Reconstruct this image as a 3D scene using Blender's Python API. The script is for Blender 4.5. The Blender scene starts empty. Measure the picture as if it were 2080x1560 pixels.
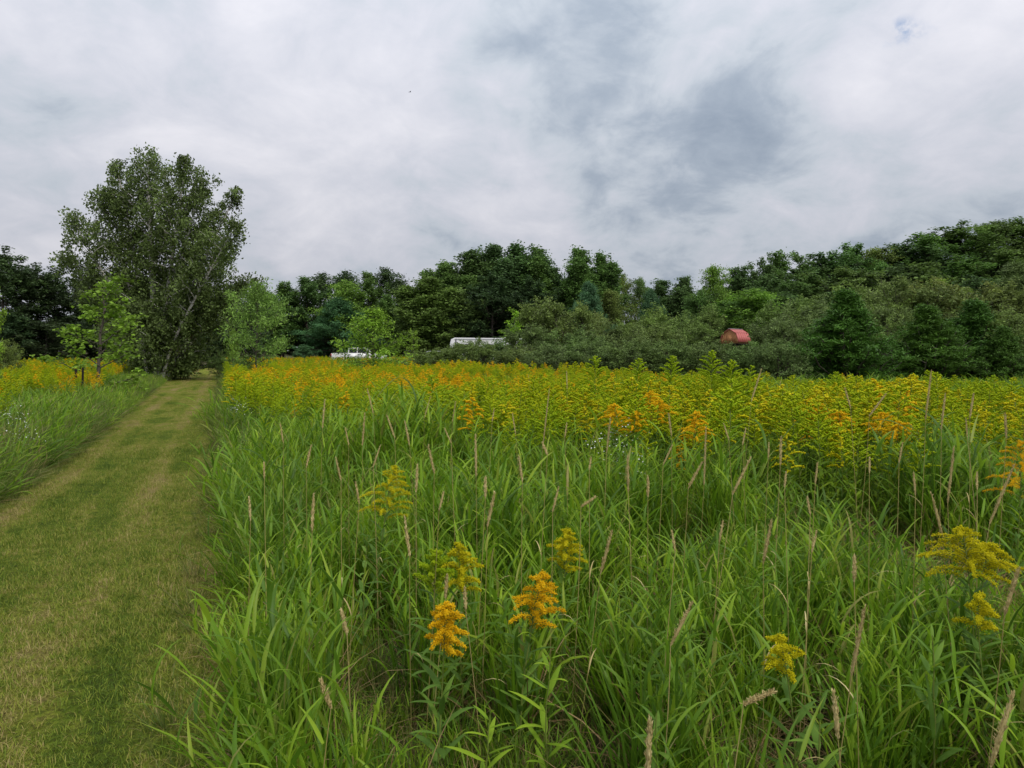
import bpy, math, random
import numpy as np
from math import radians as R, pi

sc = bpy.context.scene
COL = sc.collection
rng = np.random.default_rng(11)
random.seed(5)

# ------------------------------------------------------------------ camera
EYE = 1.6
cam_d = bpy.data.cameras.new('camera')
cam_d.sensor_width = 36.0
cam_d.lens = 36.0 * 1400 / 2080
cam_d.shift_y = -55 / 2080
cam_d.clip_start = 0.05
cam_d.clip_end = 3000
cam = bpy.data.objects.new('camera', cam_d)
cam.location = (0, 0, EYE)
cam.rotation_euler = (R(90), 0, 0)
COL.objects.link(cam)
sc.camera = cam


def ray(px, py):
    v = np.array([(px - 1040) / 1400, 1.0, (725 - py) / 1400])
    return v / np.linalg.norm(v)


# ------------------------------------------------------------------ world, sun, exposure
SUN_EL, SUN_AZ = R(52), R(138)          # azimuth clockwise from +y (the view direction)
w = bpy.data.worlds.new('World')
sc.world = w
w.use_nodes = True
nt = w.node_tree
for n in list(nt.nodes):
    nt.nodes.remove(n)


class NB:
    """small node-building helper"""
    def __init__(self, nt):
        self.nt = nt

    def n(self, t, **kw):
        x = self.nt.nodes.new(t)
        for k, v in kw.items():
            setattr(x, k, v)
        return x

    def link(self, a, b):
        self.nt.links.new(a, b)

    def put(self, sock, v):
        if isinstance(v, bpy.types.NodeSocket):
            self.nt.links.new(v, sock)
        else:
            sock.default_value = v

    def m(self, op, a, b=0.0, c=0.0, clamp=False):
        x = self.n('ShaderNodeMath', operation=op, use_clamp=clamp)
        for i, v in enumerate((a, b, c)):
            self.put(x.inputs[i], v)
        return x.outputs[0]

    def vm(self, op, a, b=(0, 0, 0)):
        x = self.n('ShaderNodeVectorMath', operation=op)
        self.put(x.inputs[0], a)
        self.put(x.inputs[1], b)
        return x.outputs['Value'] if op in ('DOT_PRODUCT', 'LENGTH') else x.outputs[0]

    def noise(self, vec, scale, detail=4, rough=0.5, dist=0.0):
        x = self.n('ShaderNodeTexNoise')
        if vec is not None:
            self.link(vec, x.inputs['Vector'])
        x.inputs['Scale'].default_value = scale
        x.inputs['Detail'].default_value = detail
        x.inputs['Roughness'].default_value = rough
        x.inputs['Distortion'].default_value = dist
        return x.outputs['Fac']

    def mr(self, v, a, b, c=0.0, d=1.0, smooth=True):
        x = self.n('ShaderNodeMapRange')
        x.interpolation_type = 'SMOOTHSTEP' if smooth else 'LINEAR'
        self.put(x.inputs[0], v)
        for i, q in enumerate((a, b, c, d)):
            self.put(x.inputs[1 + i], q)
        return x.outputs[0]

    def mix(self, f, a, b, mode='MIX'):
        x = self.n('ShaderNodeMix', data_type='RGBA', blend_type=mode)
        self.put(x.inputs[0], f)
        for s, v in ((x.inputs[6], a), (x.inputs[7], b)):
            if isinstance(v, bpy.types.NodeSocket):
                self.nt.links.new(v, s)
            else:
                s.default_value = (*v, 1) if len(v) == 3 else v
        return x.outputs[2]

    def ramp(self, f, stops):
        x = self.n('ShaderNodeValToRGB')
        self.put(x.inputs[0], f)
        e = x.color_ramp.elements
        while len(e) < len(stops):
            e.new(0.5)
        for i, (p, c) in enumerate(stops):
            e[i].position = p
            e[i].color = (*c, 1)
        return x.outputs[0]


b = NB(nt)
tc = b.n('ShaderNodeTexCoord')
D = tc.outputs['Generated']
sep = b.n('ShaderNodeSeparateXYZ')
b.link(D, sep.inputs[0])
zc = b.m('ADD', b.m('MAXIMUM', sep.outputs[2], 0.0), 0.42)
comb = b.n('ShaderNodeCombineXYZ')
b.put(comb.inputs[0], b.m('DIVIDE', sep.outputs[0], zc))
b.put(comb.inputs[1], b.m('DIVIDE', sep.outputs[1], zc))
b.put(comb.inputs[2], 3.7)
P = comb.outputs[0]
big = b.noise(P, 0.9, 6, 0.55, 0.4)
med = b.noise(P, 2.6, 8, 0.58, 0.6)
fin = b.noise(P, 7.5, 8, 0.6, 0.4)
dens = b.m('ADD', b.m('MULTIPLY', big, 0.40), b.m('ADD', b.m('MULTIPLY', med, 0.38), b.m('MULTIPLY', fin, 0.26)))
dens = b.m('ADD', b.m('MULTIPLY', b.m('SUBTRACT', dens, 0.5), 1.45), 0.5)
wn = b.n('ShaderNodeTexNoise')
b.link(D, wn.inputs['Vector'])
wn.inputs['Scale'].default_value = 7.0
wn.inputs['Detail'].default_value = 7
Dw = b.vm('ADD', D, b.vm('MULTIPLY', b.vm('SUBTRACT', wn.outputs['Color'], (0.5, 0.5, 0.5)), (0.30, 0.30, 0.30)))


def blob(px, py, rad_in, rad_out, sx=1.0, sy=1.0):
    """soft cloud mass about a direction of the sky"""
    c = ray(px, py)
    dv = b.vm('SUBTRACT', Dw, tuple(c))
    dv = b.vm('MULTIPLY', dv, (sx, 1.0, sy))
    return b.mr(b.vm('LENGTH', dv), rad_in, rad_out, 1.0, 0.0)


val = dens
for (px, py, a, r1, sx, sy, amt) in (
        (1330, 150, 0.0, 0.32, 0.7, 1.0, -0.11), (1400, 270, 0.0, 0.13, 1.0, 1.0, -0.06), (1130, 120, 0.0, 0.13, 0.8, 1.2, -0.05), (1600, 330, 0.0, 0.2, 0.7, 1.6, -0.05), (1250, 330, 0.0, 0.12, 0.6, 1.6, -0.04), (2070, 350, 0.0, 0.25, 1.0, 1.2, -0.10),
        (1400, 490, 0.0, 0.16, 0.6, 1.8, -0.11), (560, 575, 0.0, 0.14, 0.5, 2.6, -0.06), (130, 240, 0.0, 0.14, 0.8, 2.0, -0.04),
        (1760, 260, 0.0, 0.2, 1.0, 1.0, 0.03), (1990, 150, 0.0, 0.12, 1.2, 0.8, 0.03), (1240, 230, 0.0, 0.05, 1, 1, 0.09),
        (720, 235, 0.0, 0.14, 0.6, 2.0, 0.04), (600, 60, 0.0, 0.3, 0.6, 1.4, 0.03), (300, 330, 0.1, 0.5, 0.7, 1.2, 0.0), (1000, 430, 0.0, 0.3, 0.5, 2.0, 0.03), (1050, 80, 0.0, 0.12, 0.8, 1.6, 0.05)):
    val = b.m('ADD', val, b.m('MULTIPLY', blob(px, py, a, r1, sx, sy), amt))
cl = b.ramp(val, [(0.22, (0.27, 0.33, 0.42)), (0.36, (0.385, 0.445, 0.53)), (0.46, (0.545, 0.595, 0.665)), (0.55, (0.635, 0.655, 0.73)), (0.72, (0.78, 0.78, 0.84))])
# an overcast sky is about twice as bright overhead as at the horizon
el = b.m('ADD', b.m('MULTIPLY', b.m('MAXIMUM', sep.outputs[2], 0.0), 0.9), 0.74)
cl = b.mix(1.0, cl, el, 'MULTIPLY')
Dh = b.vm('ADD', D, b.vm('MULTIPLY', b.vm('SUBTRACT', wn.outputs['Color'], (0.5, 0.5, 0.5)), (0.12, 0.12, 0.12)))
hole = b.mr(b.vm('LENGTH', b.vm('MULTIPLY', b.vm('SUBTRACT', Dh, tuple(ray(1850, 84))), (0.55, 1.0, 1.7))), 0.0, 0.026, 1.0, 0.0)
hole = b.m('MULTIPLY', hole, b.mr(b.noise(D, 38.0, 5, 0.6), 0.40, 0.62, 0.0, 0.85))
sky = b.n('ShaderNodeTexSky', sky_type='NISHITA', sun_disc=False, sun_elevation=SUN_EL, sun_rotation=SUN_AZ)
bg_sky = b.n('ShaderNodeBackground')
b.link(sky.outputs[0], bg_sky.inputs[0])
bg_sky.inputs[1].default_value = 0.12
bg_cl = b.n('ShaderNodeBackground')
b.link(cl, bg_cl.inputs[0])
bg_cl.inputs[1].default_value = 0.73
mx = b.n('ShaderNodeMixShader')
b.link(hole, mx.inputs[0])
b.link(bg_cl.outputs[0], mx.inputs[1])
b.link(bg_sky.outputs[0], mx.inputs[2])
wo = b.n('ShaderNodeOutputWorld')
b.link(mx.outputs[0], wo.inputs[0])

sun_d = bpy.data.lights.new('sun', 'SUN')
sun_d.energy = 1.5
sun_d.angle = R(24)
sun_d.color = (1.0, 0.95, 0.87)
sun = bpy.data.objects.new('sun', sun_d)
sun.rotation_euler = (R(90) - SUN_EL, 0, pi - SUN_AZ)
sun.location = (30, -30, 60)
COL.objects.link(sun)

sc.view_settings.view_transform = 'Standard'
sc.view_settings.look = 'None'
sc.view_settings.gamma = 1
sc.view_settings.use_curve_mapping = False
sc.view_settings.exposure = 0.5
cy = sc.cycles
cy.max_bounces = 6
cy.diffuse_bounces = 3
cy.glossy_bounces = 2
cy.transmission_bounces = 4
cy.transparent_max_bounces = 4
cy.use_denoising = True
cy.caustics_reflective = False
cy.caustics_refractive = False


# ------------------------------------------------------------------ materials
def new_mat(name):
    m = bpy.data.materials.new(name)
    m.use_nodes = True
    nt = m.node_tree
    for n in list(nt.nodes):
        nt.nodes.remove(n)
    return m, NB(nt)


def finish(b, color, rough=0.6, trans=0.0, tcol=None, spec=0.3, metal=0.0, bump=None):
    p = b.n('ShaderNodeBsdfPrincipled')
    b.put(p.inputs['Base Color'], color if isinstance(color, bpy.types.NodeSocket) else (*color, 1))
    p.inputs['Roughness'].default_value = rough
    p.inputs['Specular IOR Level'].default_value = spec
    p.inputs['Metallic'].default_value = metal
    if bump is not None:
        b.link(bump, p.inputs['Normal'])
    out = b.n('ShaderNodeOutputMaterial')
    if trans > 0:
        t = b.n('ShaderNodeBsdfTranslucent')
        b.put(t.inputs[0], tcol if tcol is not None else color)
        mx = b.n('ShaderNodeMixShader')
        mx.inputs[0].default_value = trans
        b.link(p.outputs[0], mx.inputs[1])
        b.link(t.outputs[0], mx.inputs[2])
        b.link(mx.outputs[0], out.inputs[0])
    else:
        b.link(p.outputs[0], out.inputs[0])


def attr(b, name):
    a = b.n('ShaderNodeAttribute', attribute_name=name)
    return a.outputs['Fac']


def bump_of(b, h, strength=0.4, dist=0.02):
    x = b.n('ShaderNodeBump')
    x.inputs['Strength'].default_value = strength
    x.inputs['Distance'].default_value = dist
    b.link(h, x.inputs['Height'])
    return x.outputs[0]


def plain(name, col, rough=0.6, var=0.15, scale=8.0, spec=0.3, metal=0.0, trans=0.0):
    m, b = new_mat(name)
    tc = b.n('ShaderNodeTexCoord')
    f = b.noise(tc.outputs['Object'], scale, 5, 0.6)
    c = b.mix(f, tuple(x * (1 - var) for x in col), tuple(min(1, x * (1 + var)) for x in col))
    finish(b, c, rough, spec=spec, metal=metal, trans=trans, bump=bump_of(b, f, 0.15, 0.01))
    return m


def blade_mat(name, stops, patch=None, trans=0.35, rough=0.55, inst=0.25, tip=None, spec=0.15):
    """blades and leaves: colour by a per-leaf tint, by instance and by soft patches over the field"""
    m, b = new_mat(name)
    t = attr(b, 'tint')
    oi = b.n('ShaderNodeObjectInfo')
    f = b.m('ADD', b.m('MULTIPLY', t, 1 - inst), b.m('MULTIPLY', oi.outputs['Random'], inst))
    c = b.ramp(f, stops)
    if patch:
        g = b.n('ShaderNodeNewGeometry')
        nz = b.noise(g.outputs['Position'], patch[0], 3, 0.6)
        c = b.mix(b.mr(nz, patch[2], patch[3], 0.0, patch[4]), c, patch[1])
    if tip:
        c = b.mix(b.mr(attr(b, 'along'), tip[1], 1.0, 0.0, tip[2]), c, tip[0])
    finish(b, c, rough, trans, spec=spec)
    return m


def crown_mat(name, trans=0.35, spread=0.7, rough=0.55, yellow=0.12):
    """tree foliage: the crown object's own colour, each leaf lighter, darker or yellower"""
    m, b = new_mat(name)
    oi = b.n('ShaderNodeObjectInfo')
    t = attr(b, 'tint')
    k = b.mr(t, 0, 1, 1 - spread, 1 + spread, False)
    c = b.mix(1.0, oi.outputs['Color'], k, 'MULTIPLY')
    c = b.mix(b.mr(t, 0.6, 1.0, 0.0, yellow), c, (0.20, 0.27, 0.05))
    finish(b, c, rough, trans, spec=0.2)
    return m


M = {}
M['grass'] = blade_mat('meadow_grass', inst=0.38, stops=[(0.0, (0.055, 0.110, 0.012)), (0.3, (0.105, 0.215, 0.016)), (0.5, (0.18, 0.33, 0.016)), (0.7, (0.31, 0.46, 0.028)), (0.9, (0.32, 0.30, 0.085)), (1.0, (0.42, 0.30, 0.13))],
                       patch=(0.55, (0.08, 0.16, 0.028), 0.50, 0.70, 0.45), trans=0.45, spec=0.2, rough=0.42, tip=((0.36, 0.28, 0.09), 0.82, 0.35))
M['edge_grass'] = blade_mat('edge_grass', [(0.0, (0.06, 0.10, 0.02)), (0.35, (0.10, 0.155, 0.03)), (0.55, (0.165, 0.205, 0.045)), (0.75, (0.27, 0.25, 0.10)), (1.0, (0.40, 0.27, 0.13))], trans=0.35)
M['straw'] = blade_mat('straw', [(0.0, (0.27, 0.20, 0.08)), (0.5, (0.48, 0.39, 0.17)), (1.0, (0.64, 0.55, 0.28))], trans=0.2, rough=0.7, spec=0.1)
M['dead'] = blade_mat('dead_grass', [(0.0, (0.15, 0.09, 0.04)), (0.5, (0.28, 0.19, 0.085)), (1.0, (0.45, 0.33, 0.16))], trans=0.15, rough=0.8, spec=0.1)
M['stalk'] = blade_mat('stalk_straw', [(0.0, (0.20, 0.19, 0.05)), (0.5, (0.33, 0.28, 0.09)), (1.0, (0.46, 0.35, 0.16))], trans=0.1, rough=0.6)
M['gr_leaf'] = blade_mat('goldenrod_leaf', [(0.0, (0.07, 0.14, 0.02)), (0.5, (0.115, 0.22, 0.03)), (1.0, (0.19, 0.31, 0.04))], trans=0.35)
M['gr_young'] = blade_mat('goldenrod_young_leaf', [(0.0, (0.14, 0.25, 0.016)), (0.5, (0.22, 0.36, 0.022)), (1.0, (0.33, 0.46, 0.03))], trans=0.4)
M['gr_stem'] = plain('goldenrod_stem', (0.15, 0.19, 0.035), 0.6)
M['fl_orange'] = blade_mat('golden_florets', [(0.0, (0.72, 0.44, 0.006)), (0.5, (0.90, 0.60, 0.012)), (1.0, (0.95, 0.72, 0.03))], trans=0.42, rough=0.8, spec=0.1, inst=0.4)
M['fl_yellow'] = blade_mat('yellow_florets', [(0.0, (0.48, 0.46, 0.008)), (0.5, (0.66, 0.61, 0.012)), (1.0, (0.82, 0.73, 0.03))], trans=0.4, rough=0.8, spec=0.1, inst=0.4)
M['fl_bud'] = blade_mat('budding_florets', [(0.0, (0.32, 0.45, 0.012)), (0.5, (0.48, 0.59, 0.016)), (1.0, (0.64, 0.68, 0.02))], trans=0.42, rough=0.8, spec=0.1, inst=0.4)
M['fl_green'] = blade_mat('green_buds', [(0.0, (0.26, 0.42, 0.012)), (0.5, (0.40, 0.55, 0.016)), (1.0, (0.54, 0.64, 0.03))], trans=0.4, rough=0.8, spec=0.1, inst=0.4)
M['petal'] = blade_mat('white_petals', [(0.0, (0.6, 0.6, 0.55)), (1.0, (0.8, 0.8, 0.78))], trans=0.2, rough=0.7)
M['crown'] = crown_mat('tree_foliage')
M['needle'] = crown_mat('needles', trans=0.2, spread=0.4, yellow=0.03)
M['bark'] = plain('grey_bark', (0.10, 0.085, 0.07), 0.9, 0.4, 3.0, spec=0.1)
M['dark_wood'] = plain('dark_weathered_wood', (0.02, 0.017, 0.014), 0.9, 0.4, 6.0, spec=0.1)

# birch bark: white with dark lenticel bands
m, b = new_mat('birch_bark')
tc = b.n('ShaderNodeTexCoord')
sc3 = b.vm('MULTIPLY', tc.outputs['Object'], (1.0, 1.0, 5.0))
f = b.noise(sc3, 2.0, 6, 0.65)
c = b.mix(b.mr(f, 0.50, 0.62), (0.64, 0.61, 0.57), (0.10, 0.085, 0.075))
finish(b, c, 0.75, spec=0.15)
M['birch'] = m

# soil and thatch
m, b = new_mat('meadow_soil')
g = b.n('ShaderNodeNewGeometry')
f = b.noise(g.outputs['Position'], 1.3, 7, 0.65)
f2 = b.noise(g.outputs['Position'], 14.0, 5, 0.6)
c = b.mix(f, (0.028, 0.03, 0.012), (0.07, 0.075, 0.028))
c = b.mix(b.m('MULTIPLY', f2, 0.5), c, (0.075, 0.055, 0.03))
finish(b, c, 0.95, spec=0.05, bump=bump_of(b, f2, 0.6, 0.03))
M['soil'] = m


def lane_colour(b):
    """mown lane: green where it recovered, straw on the wheel tracks, patchy"""
    g = b.n('ShaderNodeNewGeometry')
    pos = g.outputs['Position']
    s = b.n('ShaderNodeSeparateXYZ')
    b.link(pos, s.inputs[0])
    u = b.m('ADD', s.outputs[0], b.m('MULTIPLY', s.outputs[1], 0.42))
    along = b.m('SUBTRACT', s.outputs[1], b.m('MULTIPLY', s.outputs[0], 0.42))
    q = b.n('ShaderNodeCombineXYZ')
    b.put(q.inputs[0], u)
    b.put(q.inputs[1], b.m('MULTIPLY', along, 0.16))
    str_n = b.noise(q.outputs[0], 2.1, 5, 0.6, 0.4)
    big = b.noise(pos, 0.7, 4, 0.6, 0.6)
    fine = b.noise(pos, 9.0, 5, 0.65)
    # two paler wheel tracks
    tr1 = b.mr(b.m('ABSOLUTE', b.m('ADD', u, 0.88)), 0.04, 0.24, 1.0, 0.0)
    tr2 = b.mr(b.m('ABSOLUTE', b.m('ADD', u, 2.05)), 0.06, 0.3, 1.0, 0.0)
    edge = b.mr(u, -0.6, -0.15, 0.0, 1.0)
    v = b.m('ADD', b.m('MULTIPLY', str_n, 0.42), b.m('ADD', b.m('MULTIPLY', big, 0.26), b.m('MULTIPLY', fine, 0.32)))
    v = b.m('ADD', b.m('MULTIPLY', b.m('SUBTRACT', v, 0.5), 1.35), 0.5)
    v = b.m('ADD', v, b.m('MULTIPLY', b.m('ADD', tr1, tr2), 0.072))
    v = b.m('SUBTRACT', v, 0.035)
    v = b.m('ADD', v, b.m('MULTIPLY', edge, 0.035))
    far = b.mr(s.outputs[1], 6.0, 32.0, -0.02, 0.045)
    v = b.m('ADD', v, far)
    return v


LANE = [(0.33, (0.070, 0.115, 0.012)), (0.43, (0.130, 0.185, 0.018)), (0.52, (0.225, 0.25, 0.034)), (0.60, (0.265, 0.225, 0.068)), (0.74, (0.36, 0.285, 0.13))]
m, b = new_mat('mown_lane')
v = lane_colour(b)
c = b.ramp(v, LANE)
g = b.n('ShaderNodeNewGeometry')
f2 = b.noise(g.outputs['Position'], 45.0, 4, 0.7)
f3 = b.noise(g.outputs['Position'], 160.0, 2, 0.6)
c = b.mix(b.mr(f2, 0.35, 0.6, 0.6, 0.0), c, (0.035, 0.032, 0.014))
finish(b, c, 0.95, spec=0.05, bump=bump_of(b, b.m('ADD', f2, f3), 0.9, 0.03))
M['lane'] = m
m, b = new_mat('mown_blade')
v = b.m('ADD', lane_colour(b), b.m('MULTIPLY', b.m('SUBTRACT', attr(b, 'tint'), 0.5), 0.32))
c = b.ramp(v, [(p, tuple(min(1, x * 1.25) for x in c)) for p, c in LANE])
finish(b, c, 0.6, 0.3, spec=0.15)
M['mown'] = m


# ------------------------------------------------------------------ mesh helpers
def mesh_from(name, parts, mats):
    """parts: dicts v (n,3), f (m,k) index array, m material slot, tint (n), along (n); all into one mesh"""
    vs, loops, starts, totals, mi, ti, al = [], [], [], [], [], [], []
    off = 0
    ls = 0
    for p in parts:
        v = np.asarray(p['v'], dtype=np.float32).reshape(-1, 3)
        n = len(v)
        if n == 0:
            continue
        f = np.asarray(p['f'], dtype=np.int32)
        k = f.shape[1]
        vs.append(v)
        loops.append((f + off).ravel())
        starts.append(ls + np.arange(len(f)) * k)
        totals.append(np.full(len(f), k))
        mi.append(np.full(len(f), p.get('m', 0)))
        ti.append(np.broadcast_to(np.asarray(p.get('tint', 0.5), dtype=np.float32), (n,)))
        al.append(np.broadcast_to(np.asarray(p.get('along', 0.0), dtype=np.float32), (n,)))
        off += n
        ls += len(f) * k
    me = bpy.data.meshes.new(name)
    V = np.concatenate(vs)
    Lp = np.concatenate(loops).astype(np.int32)
    S = np.concatenate(starts).astype(np.int32)
    T = np.concatenate(totals).astype(np.int32)
    me.vertices.add(len(V))
    me.vertices.foreach_set('co', V.ravel())
    me.loops.add(len(Lp))
    me.loops.foreach_set('vertex_index', Lp)
    me.polygons.add(len(S))
    me.polygons.foreach_set('loop_start', S)
    me.polygons.foreach_set('material_index', np.concatenate(mi).astype(np.int32))
    me.update(calc_edges=True)
    a = me.attributes.new('tint', 'FLOAT', 'POINT')
    a.data.foreach_set('value', np.concatenate(ti).astype(np.float32))
    a = me.attributes.new('along', 'FLOAT', 'POINT')
    a.data.foreach_set('value', np.concatenate(al).astype(np.float32))
    for m in mats:
        me.materials.append(m)
    return me


def smooth(me):
    me.polygons.foreach_set('use_smooth', np.ones(len(me.polygons), dtype=bool))
    return me


def link(name, me, parent=None, loc=(0, 0, 0)):
    o = bpy.data.objects.new(name, me)
    COL.objects.link(o)
    o.location = loc
    if parent:
        o.parent = parent
    return o


def thing(name, label, cat, loc=(0, 0, 0), rz=0.0, group=None, scale=None):
    o = bpy.data.objects.new(name, None)
    COL.objects.link(o)
    o.empty_display_size = 0.1
    o.location = loc
    o.rotation_euler = (0, 0, rz)
    if scale is not None:
        o.scale = scale
    tag(o, label, cat, group)
    return o


def tag(o, label=None, cat=None, group=None, kind=None):
    for k, v in (('label', label), ('category', cat), ('group', group), ('kind', kind)):
        if v:
            o[k] = v
    return o


def blades(base, az, tilt, bend, L, W, S=4, fold=0.0, prof='blade', tint=None, twist=None, p=1.4, m=0):
    """N curved blades; returns one part"""
    base = np.asarray(base, float).reshape(-1, 3)
    N = len(base)
    z = lambda q: np.broadcast_to(np.asarray(q, float), (N,))
    az, tilt, bend, L, W = map(z, (az, tilt, bend, L, W))
    s = np.linspace(0, 1, S + 1)
    sm = (s[1:] + s[:-1]) / 2
    th = tilt[:, None] + bend[:, None] * sm[None] ** p
    h = np.stack([np.cos(az), np.sin(az), np.zeros(N)], -1)
    up = np.array([0, 0, 1.0])
    step = (L / S)[:, None, None] * (np.sin(th)[..., None] * h[:, None] + np.cos(th)[..., None] * up)
    pos = base[:, None] + np.concatenate([np.zeros((N, 1, 3)), np.cumsum(step, 1)], 1)
    tv = tilt[:, None] + bend[:, None] * s[None] ** p
    nor = np.cos(tv)[..., None] * h[:, None] - np.sin(tv)[..., None] * up
    side = np.stack([-np.sin(az), np.cos(az), np.zeros(N)], -1)[:, None] + np.zeros((N, S + 1, 3))
    if twist is not None:
        tw = z(twist)[:, None, None] * (0.4 + s[None, :, None])
        side, nor = np.cos(tw) * side + np.sin(tw) * nor, np.cos(tw) * nor - np.sin(tw) * side
    if prof == 'blade':
        wp = np.minimum(1, 0.55 + s * 2.2) * (1 - s ** 2.4) + 0.02
    elif prof == 'leaf':
        wp = np.sin(np.pi * np.clip(s, 0, 1) ** 0.75) ** 0.8 + 0.04
    else:
        wp = np.full_like(s, 1.0)
    wd = (W[:, None] * wp[None] / 2)[..., None]
    tint = rng.random(N) if tint is None else z(tint)
    if fold:
        V = np.stack([pos - side * wd + nor * wd * fold, pos, pos + side * wd + nor * wd * fold], 2)
        k = 3
    else:
        V = np.stack([pos - side * wd, pos + side * wd], 2)
        k = 2
    nv = (S + 1) * k
    q = []
    for i in range(S):
        for j in range(k - 1):
            a = i * k + j
            q.append((a, a + 1, a + k + 1, a + k))
    q = np.array(q)
    F = (np.arange(N)[:, None, None] * nv + q[None]).reshape(-1, 4)
    return dict(v=V.reshape(-1, 3), f=F, m=m, tint=np.repeat(tint, nv), along=np.tile(np.repeat(s, k), N))


def tube(pts, rad, sides=6, m=0, tint=0.5):
    pts = np.asarray(pts, float)
    n = len(pts)
    rad = np.broadcast_to(np.asarray(rad, float), (n,))
    d = np.gradient(pts, axis=0)
    d /= np.linalg.norm(d, axis=1)[:, None] + 1e-9
    ref = np.array([1.0, 0.13, 0.07]) if abs(d[:, 2].mean()) > 0.7 else np.array([0.05, 0.1, 1.0])
    a = np.cross(d, ref)
    a /= np.linalg.norm(a, axis=1)[:, None] + 1e-9
    c = np.cross(d, a)
    t = np.linspace(0, 2 * pi, sides, endpoint=False)
    V = pts[:, None] + rad[:, None, None] * (np.cos(t)[None, :, None] * a[:, None] + np.sin(t)[None, :, None] * c[:, None])
    i = np.arange(n - 1)[:, None] * sides
    j = np.arange(sides)[None]
    j2 = (np.arange(sides) + 1)[None] % sides
    F = np.stack([i + j, i + j2, i + sides + j2, i + sides + j], -1).reshape(-1, 4)
    return dict(v=V.reshape(-1, 3), f=F, m=m, tint=tint)


def leaf_quads(C, size, ratio, tint, up=0.6, droop=0.0, r=None, m=0, fold=0.25):
    """diamond leaves about given points"""
    r = r or rng
    N = len(C)
    n = r.normal(size=(N, 3))
    n /= np.linalg.norm(n, axis=1)[:, None]
    n[:, 2] += up
    n /= np.linalg.norm(n, axis=1)[:, None]
    a = r.normal(size=(N, 3))
    a[:, 2] -= droop
    a -= (a * n).sum(1)[:, None] * n
    a /= np.linalg.norm(a, axis=1)[:, None] + 1e-9
    c = np.cross(n, a)
    L = size * r.uniform(0.65, 1.3, N)
    W = L * ratio
    k = np.stack([C - a * L[:, None] * .5, C + c * W[:, None] * .5 + n * (W * fold)[:, None], C + a * L[:, None] * .5, C - c * W[:, None] * .5 + n * (W * fold)[:, None]], 1)
    i = np.arange(N)[:, None] * 4
    F = np.concatenate([i + np.array([[0, 1, 2]]), i + np.array([[0, 2, 3]])], 0)
    return dict(v=k.reshape(-1, 3), f=F, m=m, tint=np.repeat(tint, 4))


OCT_F = np.array([(0, 2, 4), (2, 1, 4), (1, 3, 4), (3, 0, 4), (2, 0, 5), (1, 2, 5), (3, 1, 5), (0, 3, 5)])
TET_V = np.array([(1, 1, 1), (-1, -1, 1), (-1, 1, -1), (1, -1, -1)]) * 0.7
TET_F = np.array([(0, 1, 2), (0, 3, 1), (0, 2, 3), (1, 3, 2)])


def florets(C, size, r, hi=False, m=0, tint=None):
    N = len(C)
    s = (size * r.uniform(0.6, 1.3, N))[:, None, None]
    if hi:
        base = np.array([(1, 0, 0), (-1, 0, 0), (0, 1, 0), (0, -1, 0), (0, 0, 1), (0, 0, -1)], float)
        F0 = OCT_F
    else:
        base = TET_V
        F0 = TET_F
    q = r.normal(size=(N, 4))
    q /= np.linalg.norm(q, axis=1)[:, None]
    w_, x, y, z_ = q.T
    Rm = np.stack([1 - 2 * (y * y + z_ * z_), 2 * (x * y - z_ * w_), 2 * (x * z_ + y * w_), 2 * (x * y + z_ * w_), 1 - 2 * (x * x + z_ * z_), 2 * (y * z_ - x * w_), 2 * (x * z_ - y * w_), 2 * (y * z_ + x * w_), 1 - 2 * (x * x + y * y)], -1).reshape(N, 3, 3)
    V = C[:, None] + s * 0.5 * np.einsum('nij,kj->nki', Rm, base)
    k = len(base)
    F = (np.arange(N)[:, None, None] * k + F0[None]).reshape(-1, 3)
    t = r.random(N) if tint is None else np.broadcast_to(tint, (N,))
    return dict(v=V.reshape(-1, 3), f=F, m=m, tint=np.repeat(t, k))


def sstep(t):
    t = np.clip(t, 0, 1)
    return t * t * (3 - 2 * t)


def terr(x, y):
    x = np.asarray(x, float)
    y = np.asarray(y, float)
    z = 0.011 * np.maximum(y - 18, 0)
    z = z + 22 * sstep((x - 25) / 110) * sstep((y - 60) / 90)
    z = z + 0.05 * np.sin(x * 0.35 + 1) * np.sin(y * 0.27) * sstep((y - 6) / 10)
    return z


def gz(x, y):
    return float(terr(x, y))


PATH_R, PATH_L, SL = -0.16, -2.52, -0.42      # lane edges: x = SL*y + c



def left_edge(y):
    return PATH_L - 0.03 * np.maximum(y - 15, 0)


# ------------------------------------------------------------------ setting
def axis(lo, hi, n, p):
    t = np.linspace(-1, 1, n)
    s = np.sign(t) * np.abs(t) ** p
    return np.where(s < 0, -s * lo, s * hi)


gx = axis(-420, 420, 150, 2.4)
gy = np.concatenate([np.linspace(-30, 40, 90), np.linspace(42, 150, 50), np.linspace(160, 700, 26)])
X, Y = np.meshgrid(gx, gy)
Z = terr(X, Y)
nx, ny = len(gx), len(gy)
idx = (np.arange(ny - 1)[:, None] * nx + np.arange(nx - 1)[None])
F = np.stack([idx, idx + 1, idx + nx + 1, idx + nx], -1).reshape(-1, 4)
ground = link('ground', smooth(mesh_from('ground', [dict(v=np.stack([X, Y, Z], -1), f=F)], [M['soil']])))
tag(ground, kind='structure')

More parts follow.
